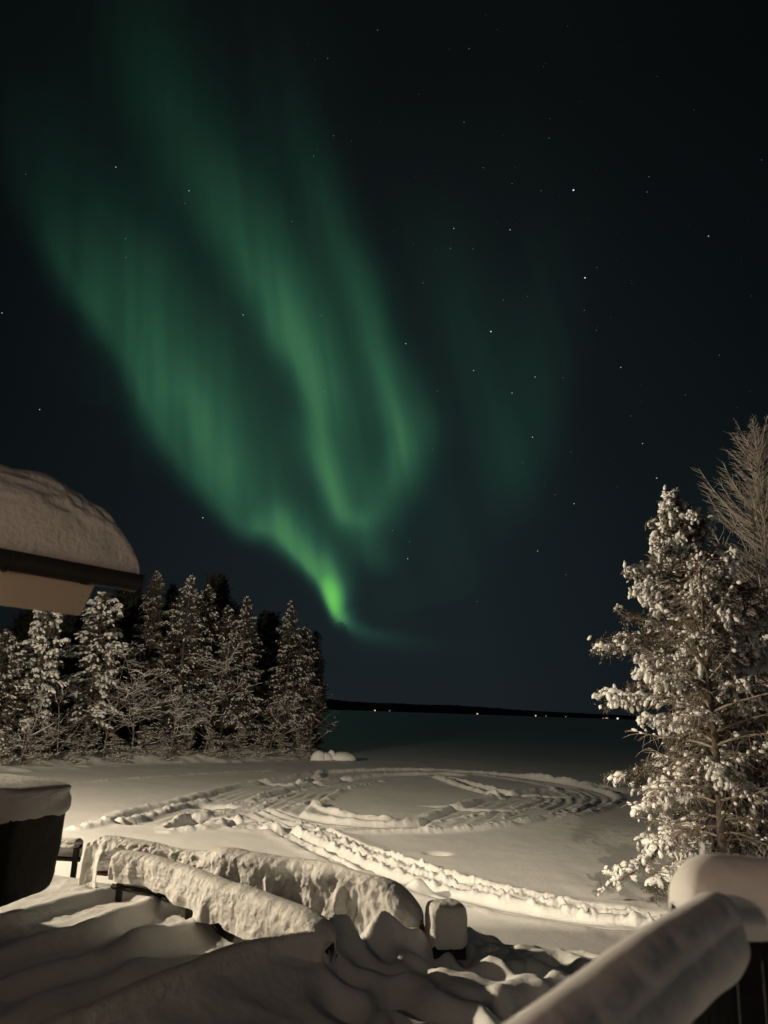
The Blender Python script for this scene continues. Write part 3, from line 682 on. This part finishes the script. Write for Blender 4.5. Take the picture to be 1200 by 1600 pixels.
# darker conifers deeper in the wood: two kinds, copied
GD = 'dark conifers deeper in the left wood'
DK = [(18, 960, 12, 'dark conifer showing between the left edge and the bright column spruce'), (88, 925, 11, 'dark conifer hidden mostly behind the fascia board end'), (172, 900, 13, 'dark conifer in the gap left of the gutter end'),
      (243, 918, 10, 'dark conifer between the slim grey one and the tallest one'), (318, 904, 12, 'bare dark treetop rising right of the tallest conifer'), (332, 975, 9, 'low dark conifer in the gap right of the tallest one'),
      (402, 960, 11, 'dark conifer in the gap before the last tall snowy one'), (414, 995, 8, 'low dark conifer left of the last tall snowy one'), (64, 990, 9, 'dark conifer behind the bright column spruce'), (196, 950, 10, 'dark conifer behind the white branched birch'),
      (150, 975, 12, 'dark conifer behind the snow clumped spruce'), (378, 1000, 9, 'dark conifer behind the pointed middle one'), (464, 1010, 9, 'dark conifer behind the outermost snowy one'), (285, 990, 9, 'dark conifer behind the foot of the tallest one'), (444, 1000, 10, 'dark conifer behind the last tall snowy one'), (-4, 1030, 8, 'low dark conifer at the left picture edge'), (112, 1020, 8, 'low dark conifer behind the bushes under the roof')]
protos = {}
for i, (px, top, Y, lab) in enumerate(DK):
    loc, H = left_tree(px, top, Y); k = i % 2
    if k not in protos:
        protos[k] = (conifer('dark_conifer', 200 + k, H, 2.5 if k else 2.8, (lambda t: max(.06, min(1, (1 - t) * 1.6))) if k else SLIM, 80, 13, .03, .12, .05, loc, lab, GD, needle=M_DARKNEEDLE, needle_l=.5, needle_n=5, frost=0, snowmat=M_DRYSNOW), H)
    else:
        r, H0 = protos[k]; s = H / H0
        copy_tree(r, loc, i * 1.3, (1.0, 1.0, s), lab, GD)
# bare frosted birches and bushes along the shore
GB = 'bare birches at the edge of the left wood'
for i, (px, hp, Y, lab, ln, sn) in enumerate([(204, 985, 2.2, 'bare birch with thick white curving branches right of the gutter end', (.05, 0), .9), (318, 1020, 2.4, 'bare birch with white side branches between the two pointed conifers', (.08, 0), .7),
        (160, 1050, 1.8, 'thin pale birch stem left of the white branched one', (.02, 0), .1), (28, 1090, 1.2, 'bent bare birch near the left picture edge', (.35, 0), .2), (90, 1075, 1.5, 'forked bare birch below the fascia board end', (-.2, 0), .2),
        (418, 1060, 1.6, 'bare arching birch at the foot of the last tall conifer', (.15, 0), .3), (482, 1085, 1.6, 'small frosted birch at the very tip of the wood', (.0, 0), .1), (262, 1080, 1.4, 'drooping bare birch at the foot of the tallest conifer', (.2, 0), .5)]):
    loc, H = left_tree(px, hp, Y, 1192)
    bare_tree('bare_birch', 300 + i, H, loc, lab, GB, spread=.62, nch=(20, 7, 4), r0=.07, mat=M_FROST if i not in (3, 4) else M_FROST2, snow=sn * .6, up=-.1 if sn > .4 else .2, lean=ln, q0=.15)
GBU = 'leafless bushes along the left shore'
bp = []
for v in range(3):
    px = (70, 225, 380)[v]
    loc, H = left_tree(px, 1128, .9, 1194)
    bp.append((bare_tree('bare_bush', 330 + v, H * .9, loc, ('broad bare bush below the bright column spruce', 'bare bush under the white branched birch', 'bare bush under the pointed middle conifer')[v], GBU, spread=.9, nch=(30, 10, 5), r0=.022, mat=M_FROST, snow=.12, up=.0, q0=.02, cat='bush'), H))
BL = [(8, 1140, .6, 'bare bush at the left picture edge'), (45, 1135, .8, 'bare bush left of the forked birch'), (110, 1140, .6, 'bare bush right of the forked birch'), (140, 1130, 1.2, 'bare bush left of the thin pale birch stem'), (180, 1140, .5, 'bare bush between the pale stem and the white birch'),
      (250, 1135, .6, 'bare bush below the tallest conifer, left half'), (290, 1140, 1.2, 'bare bush below the tallest conifer, right half'), (330, 1130, .7, 'bare bush below the second white branched birch'), (355, 1145, 1.1, 'small bare bush left of the pointed middle conifer foot'), (408, 1135, .6, 'bare bush left of the arching birch'), (440, 1140, .8, 'bare bush below the last tall conifer'), (465, 1130, .6, 'bare bush near the tip of the wood'), (478, 1150, .8, 'last bare bush before the open lake')]
for i, (px, top, Y, lab) in enumerate(BL):
    loc, H = left_tree(px, top, Y, 1196); r, H0 = bp[i % 3]
    copy_tree(r, loc, i * 2.1, (1.0, 1.0, H / H0), lab, GBU)
# snow covered stones off the point
for i, (px, w, h, lab) in enumerate([(533, 1.5, .62, 'largest snow capped stone off the wooded point'), (508, .8, .55, 'snow capped stone left of the largest one'), (497, .8, .7, 'snow capped stone nearest the wooded point'), (517, .5, .75, 'narrow snow capped stone behind the largest one')]):
    p = at_z(px, 1189, 0); e = empty('shore_stone', (p[0], p[1], 0), lab, 'stone', 'snow capped stones off the point')
    rs = np.random.RandomState(60 + i)
    V = ICO3[0] * np.array([w, w * .7, h * .95]); V = V * (1 + .18 * vnoise(V[:, 0] * 1.7 + 9, V[:, 1] * 1.7 + V[:, 2] * 2, 3)[:, None])
    m = MB(); m.add(V * .93 + [0, 0, .05], tris=ICO3[1]); m.build('rock', M_ROCK, e)
    V2 = V.copy(); V2[:, 2] = np.where(V2[:, 2] > -.05, V2[:, 2] * 1.25 + .1, V2[:, 2] * .3 - .02 + .1)
    m = MB(); m.add(V2 + [0, 0, .05], tris=ICO3[1]); m.build('snow_cap', M_SNOW, e)

# ------------------------------------------------------------------ outbuilding with the thick snow roof (left)
def outbuilding():
    A = at_y(203, 902, 6.0)                      # right end of the eave, at gutter top
    B = at_y(0, 868, 5.15)
    d = (B - A); d[2] = 0; L1 = np.linalg.norm(d); d /= L1          # along the eave towards the left
    n = np.array([d[1], -d[0], 0.])                                 # candidate across
    if n @ np.array([-1, .4, 0]) < 0: n = -n                        # up-slope direction: away from the camera
    z = A[2]
    root = empty('outbuilding', (A[0], A[1], 0), 'outbuilding at the left with thick snow on its roof and a black gutter', 'building')
    o = A.copy(); o[2] = 0
    R = np.stack([d, n, [0, 0, 1]], 1)
    def W_(u, v, w): return np.array([A[0] + d[0] * u + n[0] * v, A[1] + d[1] * u + n[1] * v, w]) - o
    Lt = 6.0
    # snow blanket
    nu, nv = 150, 120
    u = np.r_[0, np.cumsum(np.r_[np.full(60, .012), np.full(nu - 61, .065)])]; v = np.linspace(0, 1, nv)
    # cross profile: over the eave lip and up the slope
    ang = np.linspace(-.35, math.pi / 2, 54)
    T = .69
    prof = [(-.06 - .16 * 1 + .50 - .50 * math.cos(a) ** .9 if math.cos(a) > 0 else 0, T * .52 + T * .48 * math.sin(a)) for a in ang]
    pv = []
    for a in ang:
        c = max(math.cos(a), 0)
        pv.append((.42 - .56 * c ** .8, .34 + (T - .34) * math.sin(a) if a > 0 else .34 + .34 * math.sin(a) / math.sin(.35) * 1.0))
    slope = .30
    for k in range(1, nv - len(ang) + 1):
        vv = .42 + 3.6 * k / (nv - len(ang)); pv.append((vv, T + slope * (vv - .42)))
    pv = np.array(pv)
    V = np.zeros((len(u), nv, 3))
    for i, uu in enumerate(u):
        # rounding at the verge
        e = min(uu / .95, 1); f = (1 - (1 - e) ** 2.1) ** .5
        hh = np.where(pv[:, 1] > .0, pv[:, 1], pv[:, 1])
        base = np.clip((pv[:, 0] - .0), 0, None) * slope * .9
        ww = base + (hh - base) * (f if f > 0 else 0.0)
        V[i, :, 0] = uu; V[i, :, 1] = pv[:, 0] * (1 if uu > .3 else .8 + .2 * (uu / .3) ** .5); V[i, :, 2] = z + .015 + ww
    uu_, vv_ = V[..., 0], np.broadcast_to(np.arange(nv) * .03, V.shape[:2])
    bum = .05 * fbm(uu_ * 3.2, vv_ * 3.2, 301, 4) + .03 * fbm(uu_ * .8, vv_ * .6, 305, 2)
    fe = np.clip(uu_ / .3, 0, 1) * sstep(0, .3, vv_)
    bum = bum + .022 * np.clip(fbm(uu_ * 8, vv_ * 8, 311, 3), -.2, .6)
    V[..., 1] -= bum * fe * .8; V[..., 2] += bum * fe * .7
    P = A[None, None] * [1, 1, 0] + V[..., :1] * d + V[..., 1:2] * n + np.stack([V[..., 0] * 0, V[..., 0] * 0, V[..., 2]], -1) - o
    m = MB(); m.grid(P); m.grid(np.stack([P[0], P[0] * [1, 1, 0] + np.stack([0 * P[0, :, 0], 0 * P[0, :, 0], z + .01 + np.clip(pv[:, 0], 0, None) * slope * .9], -1)], 0)); m.build('snow_blanket', M_CAP, root)
    # roof deck
    m = MB()
    r1 = np.array([W_(.03, .02, z + .0), W_(Lt, .02, z), W_(Lt, 4.0, z + 4.0 * slope * .85), W_(.03, 4.0, z + 4.0 * slope * .85)]); r2 = r1 - [0, 0, .07]
    m.add(np.vstack([r1, r2]), [[0, 1, 2, 3], [7, 6, 5, 4], [0, 4, 5, 1], [1, 5, 6, 2], [2, 6, 7, 3], [3, 7, 4, 0]]); m.build('roof', M_DARKWOOD, root, False)
    # gutter: half round trough on the eave
    m = MB(); an = np.linspace(0, -math.pi, 12); gu = np.array([0, .001, .44, .445, .47, .475, Lt])
    for rr in (.084, .077):
        gp = np.array([[W_(x_, -.085 + rr * math.cos(a_), z - .012 + rr * 1.3 * math.sin(a_)) for a_ in an] for x_ in (0, Lt)]); m.grid(gp, flip=rr > .08)
    # joint sleeve, end cap
    for x0, x1, rr in ((.42, .46, .090),):
        gp = np.array([[W_(x_, -.085 + rr * math.cos(a_), z - .012 + rr * 1.3 * math.sin(a_)) for a_ in an] for x_ in (x0, x1)]); m.grid(gp)
    cap = np.array([W_(0, -.085 + .084 * math.cos(a_), z - .012 + .109 * math.sin(a_)) for a_ in an]); m.add(np.vstack([cap, [W_(0, -.085, z - .012)]]), tris=[[k, k + 1, 12] for k in range(11)])
    m.tubes(np.array([W_(0, -.169, z - .008), W_(Lt, -.169, z - .008)]), np.array([.007, .007]), 6)
    m.build('gutter', M_METAL, root)
    for x_ in (1.05, 1.75, 2.45):
        m = MB(); m.tubes(np.array([W_(x_, -.085 + .092 * math.cos(a_), z - .012 + .118 * math.sin(a_)) for a_ in an]), np.full(len(an), .007), 5); m.build('gutter_bracket', M_METAL, root)
    # eave flashing
    m = MB(); m.box(W_(Lt / 2, -.045, z + .010), (Lt + .02, .16, .008), R); m.build('eave_flashing', M_METAL, root, False)
    # fascia board, ends short of the gutter
    m = MB(); f0 = .30
    F = [W_(f0 - .02, 0, z - .05), W_(f0 + .09, 0, z - .345), W_(Lt, 0, z - .345), W_(Lt, 0, z - .05)]
    F2 = [p + n * .028 for p in F]
    m.add(np.array(F + F2), [[0, 1, 2, 3], [4, 7, 6, 5], [0, 4, 5, 1], [1, 5, 6, 2], [0, 3, 7, 4]]); m.build('fascia_board', M_BOARD, root, False)
    for q in range(2):
        m = MB(); m.add(ICO1[0] * .005 + W_(f0 + .09 + .015 * q, -.002, z - .20 - .05 * q), tris=ICO1[1]); m.build('nail', M_METAL, root)
    # soffit and wall, set back
    m = MB(); m.box(W_(Lt / 2 + .55, .36, z - .30), (Lt - 1.1, .62, .02), R); m.build('soffit', M_DARKWOOD, root, False)
    m = MB(); m.box(W_(2.2 + 2.4, 2.4, (z - .2) / 2 + .8), (4.6, 3.2, z - 1.9), R); m.build('wall', M_DARKWOOD, root, False)
outbuilding()

# ------------------------------------------------------------------ black covered box with its snow cap (left)
def rounded_block(c, size, rad, seed, amp, n=40, taper=0.0, R=None):
    """superellipsoid-like block as a closed grid"""
    V, F = ico(5)
    p = rad
    a = np.abs(V); k = (a[:, 0] ** p + a[:, 1] ** p + a[:, 2] ** p) ** (1 / p)
    Q = V / k[:, None]
    nz = fbm(Q[:, 0] * 2.3 + 5 + Q[:, 2], Q[:, 1] * 2.3 - Q[:, 2] * 1.7, seed, 4)
    Q = Q * (1 + amp * nz[:, None])
    Q[:, :2] *= (1 + taper * Q[:, 2:3])
    Q = Q * np.asarray(size) / 2
    if R is not None: Q = Q @ np.asarray(R).T
    return Q + np.asarray(c), F
def black_box():
    c0 = at_y(62, 1300, 10.6); zt = at_y(105, 1246, 10.1)[2]; zb = at_y(90, 1385, 10.1)[2]
    xr = at_y(107, 1262, 10.1)[0]
    root = empty('covered_garden_box', (xr - 1.33, 10.6, zb), 'black covered garden box at the left under a thick cap of snow', 'garden box')
    H = zt - zb
    R = Matrix.Rotation(math.radians(-10), 3, 'Z')
    m = MB(); V, F = rounded_block((0, 0, H * .34), (1.78, 1.3, H * 1.2), 9, 3, .015, taper=.04, R=R); m.add(V, tris=F); m.build('body', M_BLACK, root)
    m = MB(); V, F = rounded_block((0, 0, 0), (1.92, 1.44, 1), 6, 9, .035, R=R)
    # lower hem uneven, top domed
    Vx = V.copy(); hem = .36 + .12 * np.clip((.9 - V[:, 0]) / 1.8, 0, 1.2) + .05 * vnoise(V[:, 0] * 4, V[:, 1] * 4, 5)
    Vx[:, 2] = np.where(V[:, 2] > 0, H - .02 + (V[:, 2]) * (.20 + .16 * (1 - np.clip((V[:, 0] / .96) ** 2, 0, 1))), H - .02 + V[:, 2] * 2 * hem * .92)
    m.add(Vx, tris=F); m.build('snow_cap', M_CAP, root)
black_box()

# ------------------------------------------------------------------ snow covered rails
def frame_along(C):
    T = np.gradient(C, axis=0); T[:, 2] = 0; T /= np.linalg.norm(T, axis=1, keepdims=True)
    Nn = np.stack([T[:, 1], -T[:, 0], 0 * T[:, 0]], -1); return T, Nn
def snow_drape(C, w, thick, drape, seed, lump=.05, spines=0.0, face=1, endcap=.35, name='snow_cap', mat=None, back=.35, parent=None, n=None, flare=-.05):
    """snow lying on a rail. C (n,3) top-of-rail line, face=+1/-1 which side hangs down; drape(s) metres it hangs"""
    L = np.r_[0, np.cumsum(np.linalg.norm(np.diff(C, axis=0), axis=1))]; Lt = L[-1]
    ns = int(Lt / (n or .02)); s = np.linspace(0, Lt, ns); P = np.stack([np.interp(s, L, C[:, k]) for k in range(3)], -1)
    T, Nn = frame_along(P); Nn = Nn * face
    nb, nt_, nf = 16, 34, 60
    prof = []
    V = np.zeros((ns, nb + nt_ + nf, 3))
    dr = drape(s); tv = (.55 * vnoise(s * .55, s * 0, seed + 30) + .35 * vnoise(s * 1.6, s * 0, seed + 31)) * (1 if lump > .02 else .8)
    for i in range(ns):
        e0 = min(1, s[i] / endcap); e1 = min(1, (Lt - s[i]) / endcap); e = (1 - (1 - min(e0, e1)) ** 2.2) ** .5
        e = max(e, .02)
        th = thick * e * (1 + tv[i]); ww = w * (.35 + .65 * e) * (1 + .6 * tv[i])
        a = np.linspace(math.pi, 0, nt_)
        top = np.stack([-ww / 2 * -np.cos(a) * -1, th * np.sin(a) ** .75], -1)      # from back (-) to front (+)
        top[:, 0] = ww / 2 * np.cos(a)
        bk = np.stack([np.full(nb, -ww / 2), np.linspace(-back * e, 0, nb, endpoint=False)], -1)
        q = np.linspace(0, 1, nf + 1)[1:]
        fr = np.stack([ww / 2 + .03 * np.sin(q * 3.14) + flare * q ** 2, -dr[i] * q], -1)
        pr = np.vstack([bk, top, fr])
        V[i, :, 0] = s[i]; V[i, :, 1] = pr[:, 0]; V[i, :, 2] = pr[:, 1]
    S_ = V[..., 0]; idx = np.broadcast_to(np.arange(V.shape[1])[None], S_.shape); arc = np.r_[0, np.cumsum(np.hypot(*np.diff(V[ns // 2, :, 1:], axis=0).T))]
    AR = np.broadcast_to(arc[None], S_.shape)
    frontness = sstep(nb + nt_ * .35, nb + nt_ * .9, idx.astype(float))
    lum = lump * (.35 + .65 * frontness) * (1.4 * fbm(S_ * 1.9, AR * 1.9, seed, 5, .58) + .35 * fbm(S_ * 11, AR * 11, seed + 9, 2))
    if spines:
        hang = sstep(nb + nt_ * .6, nb + nt_ + nf * .5, idx.astype(float))
        sp = vnoise(S_ * .85 + .3 * vnoise(AR * 2, S_ * .5, seed + 23), S_ * 0, seed + 20) + .25 * vnoise(S_ * 2.1, AR * .8, seed + 21)
        lum = lum + spines * hang * (np.exp(-((np.abs(sp)) / .09) ** 1.4) * 1.1 - .5)
    endf = np.clip(np.minimum(S_, Lt - S_) / .08, 0, 1)
    V[..., 1] += lum * endf * np.where(idx < nb, -1, 1); V[..., 2] += lum * .5 * endf * (1 - frontness)
    G = P[:, None] + V[..., 1:2] * Nn[:, None] + np.stack([0 * S_, 0 * S_, V[..., 2]], -1)
    m = MB(); m.grid(G)
    for row in (0, -1):
        cen = G[row].mean(0); nn = len(G[row]); m.add(np.vstack([G[row], cen]), tris=[[k, k + 1, nn] for k in range(nn - 1)])
    return m.build(name, mat or M_CAP, parent)

def deck_rail(label, pts, drape, seed, flare=.08, shade_fill=None, wood=None, w=.42, thick=.30, spines=.10, lump=.055, posts=(0, .33, .66, 1), group='snow covered deck rails', endcap=.35, low=.42):
    C = np.array([at_z(px, py, z) for px, py, z in pts]); C = smooth_line(C, 5)
    root_loc = C[0].copy(); root_loc[2] = 1.7
    root = empty('deck_railing', tuple(root_loc), label, 'railing', group)
    Cl = C - root_loc
    T, Nn = frame_along(Cl); face = 1 if Nn[len(Nn) // 2][1] < 0 else -1
    snow_drape(Cl, w, thick, drape, seed, lump=lump, spines=spines, face=face, parent=root, name='snow_cap', endcap=endcap, flare=flare)
    wood = wood or M_REDWOOD
    m = MB(); m.tubes(Cl - [0, 0, .045], np.full(len(Cl), .05), 4); m.build('top_rail', wood, root, False)
    m = MB(); m.tubes(Cl - [0, 0, low], np.full(len(Cl), .045), 4); m.build('mid_rail', wood, root, False)
    if shade_fill:  # dark sheet standing in for the unlit gaps under the rail
        a_, b_ = [int(q * (len(Cl) - 1)) for q in shade_fill]; Q = Cl[a_:b_ + 1]; m = MB(); m.grid(np.stack([Q - [0, 0, .06], Q - [0, 0, .8]], 1)); m.grid(np.stack([Q + Nn[a_:b_ + 1] * -.03 - [0, 0, .06], Q + Nn[a_:b_ + 1] * -.03 - [0, 0, .8]], 1)); m.build('shade_fill_panel', M_DARKWOOD, root, False)
    for t in posts:
        q = Cl[int(t * (len(Cl) - 1))]; m = MB(); m.box((q[0], q[1], q[2] - .48), (.09, .09, .86)); m.build('post', wood, root, False)
    return root, C
def drape_back(s):
    x = s / 7.0
    b = .26 + .30 * x + .16 * vnoise(s * 1.3, s * 0, 401) + .10 * vnoise(s * 4, s * 0, 402)
    b = np.where(s > 5.6, np.maximum(b, .75), b); b = np.where(s < .45, .62, b)
    return np.clip(b, .14, .9)
deck_rail('farther snow covered deck rail with frozen drapes hanging from it', [(138, 1322, 2.42), (240, 1333, 2.42), (400, 1361, 2.42), (500, 1375, 2.41), (560, 1389, 2.40), (612, 1408, 2.34), (658, 1438, 2.16)], drape_back, 410, w=.42, thick=.21, spines=.13, lump=.08, endcap=.5)
def drape_front(s):
    return np.clip(.34 + .13 * vnoise(s * 1.1, s * 0, 421) + .07 * vnoise(s * 3.3, s * 0, 422), .18, .6)
deck_rail('nearer deck rail rounded over with snow above black gaps', [(180, 1342, 2.42), (240, 1352, 2.42), (300, 1372, 2.42), (367, 1399, 2.42), (430, 1426, 2.42), (485, 1451, 2.42), (514, 1472, 2.36)], drape_front, 430, w=.36, thick=.15, spines=.08, lump=.05, flare=.04, posts=(.05, .35, .65, .97), wood=M_DARKWOOD, shade_fill=(.3, 1), endcap=.22)
deck_rail('third deck rail running toward the viewer under a thin sharp snow crest', [(515, 1462, 2.40), (430, 1476, 2.36), (350, 1499, 2.36), (292, 1524, 2.36), (235, 1546, 2.36), (120, 1600, 2.36), (-60, 1690, 2.36)], lambda s: .55 + .08 * vnoise(s * 1.2, s * 0, 440), 450, w=.17, thick=.10, spines=.03, lump=.03, posts=(.4, .8), wood=M_DARKWOOD, endcap=.15)

# little snow capped posts at the crest
def capped_block(name, px, py, Y, w, d, h, label, cat, group=None, rz=.2):
    p = at_y(px, py, Y); z = hz(p[0], Y) - .1; top = p[2]
    root = empty(name, (p[0], Y, z), label, cat, group, rz); H = top - z - h
    m = MB(); m.box((0, 0, H / 2), (w * .86, d * .86, H)); m.build('post', M_DARKWOOD, root, False)
    V, F = rounded_block((0, 0, H + h * .42), (w, d, h * 1.2), 5, 7, .05); m = MB(); m.add(V, tris=F); m.build('snow_cap', M_CAP, root)
capped_block('snow_capped_post', 697, 1409, 11.75, .52, .5, .50, 'dark square post with a snow cap right of the farther rail end', 'post', 'snow capped posts')
capped_block('snow_capped_post', 566, 1362, 13.4, .42, .4, .14, 'low snow capped post peeking over the farther rail', 'post', 'snow capped posts')
deck_rail('short deck rail stub between the black garden box and the farther rail', [(40, 1316, 2.2), (90, 1316, 2.2), (128, 1318, 2.2)], lambda s: .05 + 0 * s, 470, w=.26, thick=.09, spines=0, lump=.03, posts=(.9,), wood=M_DARKWOOD, endcap=.1, low=.3)

# ------------------------------------------------------------------ balcony railing in the right foreground
def balcony():
    zr = 4.30
    Cn = at_z(1125, 1432, zr); N0 = at_z(800, 1690, zr)
    root = empty('balcony_railing', (Cn[0], Cn[1], 3.4), 'near balcony railing under a smooth roll of snow, lower right corner', 'railing')
    o = np.array([Cn[0], Cn[1], 3.4])
    e = (Cn - N0) / np.linalg.norm(Cn - N0)
    C1 = np.array([N0 - e * 1.0, N0, (N0 + Cn) / 2, Cn + e * .02]) - o
    C1 = smooth_line(C1, 6)
    def mk(C, w, th, dr, seed, back, endcap, face):
        return snow_drape(C, w, th, lambda s: np.full_like(s, dr) + .02 * vnoise(s * 3, s * 0, seed), seed, lump=.016, face=face, parent=root, endcap=endcap, back=back, n=.012, mat=M_SMOOTH)
    mk(C1, .15, .085, .20, 500, .16, .10, 1)
    E0 = at_z(1062, 1412, zr); E1 = at_z(1330, 1412, zr)
    C2 = np.array([E0, at_z(1120, 1408, zr), at_z(1200, 1408, zr), E1]) - o; C2 = smooth_line(C2, 6)
    mk(C2, .24, .165, .14, 510, .16, .20, 1)
    for C in (C1, C2):
        m = MB(); m.tubes(C - [0, 0, .045], np.full(len(C), .042), 4); m.build('top_rail', M_DARKWOOD, root, False)
    m = MB()
    for t in (.12, .9): q = C2[int(t * (len(C2) - 1))]; mm = MB(); mm.box((q[0], q[1], q[2] - .45), (.08, .08, .80)); mm.build('post', M_DARKWOOD, root, False)
    # boarded infill below the rails, black in place of the shade there
    for C in (C1, C2):
        a, b = C[0], C[-1]; d = (b - a) / np.linalg.norm(b - a); L = np.linalg.norm(b - a); ang = math.atan2(d[1], d[0]); R = Matrix.Rotation(ang, 3, 'Z')
        m = MB()
        k = 0
        while k * .11 < L:
            c = a + d * (k * .11 + .05); m.box((c[0], c[1], c[2] - .50), (.098, .022, .80), R); k += 1
        m.build('shade_fill_boards', M_BLACK, root, False)
    return root
balcony()

# ------------------------------------------------------------------ added screen shading the terrace, and the yard lamp's mast, left of the picture
def added_screen():
    root = empty('shade_screen', (-8.1, 7, 1.7), 'unseen board screen added to shade the terrace, left of the garden box', 'shade screen')
    m = MB()
    for k in range(93): m.box((.012 * (k % 2), -4.1 + k * .115, 1.41), (.03, .105, 2.8))
    m.build('boards', M_DARKWOOD, root, False)
    for y in (-4.1, -1.4, 1.3, 4.0, 6.5):
        m = MB(); m.box((.08, y, 1.4), (.1, .1, 2.85)); m.build('post', M_DARKWOOD, root, False)
    snow_drape(np.array([[0, -4.15, 2.84], [0, 0, 2.84], [0, 6.55, 2.84]]), .3, .14, lambda s: .04 + 0 * s, 900, lump=.03, back=.04, parent=root, n=.06)
added_screen()
def wall_lamp():
    root = empty('balcony_lamp', tuple(LAMP2), 'floodlight with an added light-blocking visor, high on the house wall behind the viewer', 'lamp')
    m = MB(); m.box((0, .51, -.169 - .07), (1.1, .03, .14)); m.box((0, .2, -.30), (1.1, .62, .02)); m.box((-.56, .2, -.24), (.02, .6, .14)); m.box((.56, .2, -.24), (.02, .6, .14)); m.build('added_visor', M_METAL, root, False)  # visor added out of view to keep this lamp off the near ground
    m = MB(); m.box((0, -.12, 0), (.4, .16, .3)); m.build('lamp_housing', M_METAL, root, False)
wall_lamp()
def mast():
    root = empty('yard_lamp_mast', (LAMP[0] - .25, LAMP[1] - .4, 0), 'timber mast that carries the yard floodlight', 'lamp post')
    m = MB(); m.tubes(np.array([[0, 0, -.3], [0, 0, 2.5], [0, 0, 10.3]]), np.array([.1, .09, .075]), 10); m.build('mast', M_DARKWOOD, root)
    m = MB(); m.box((.1, .18, LAMP[2]), (.34, .12, .26), Matrix.Rotation(-.5, 3, 'Z')); m.build('lamp_housing', M_METAL, root, False)
mast()
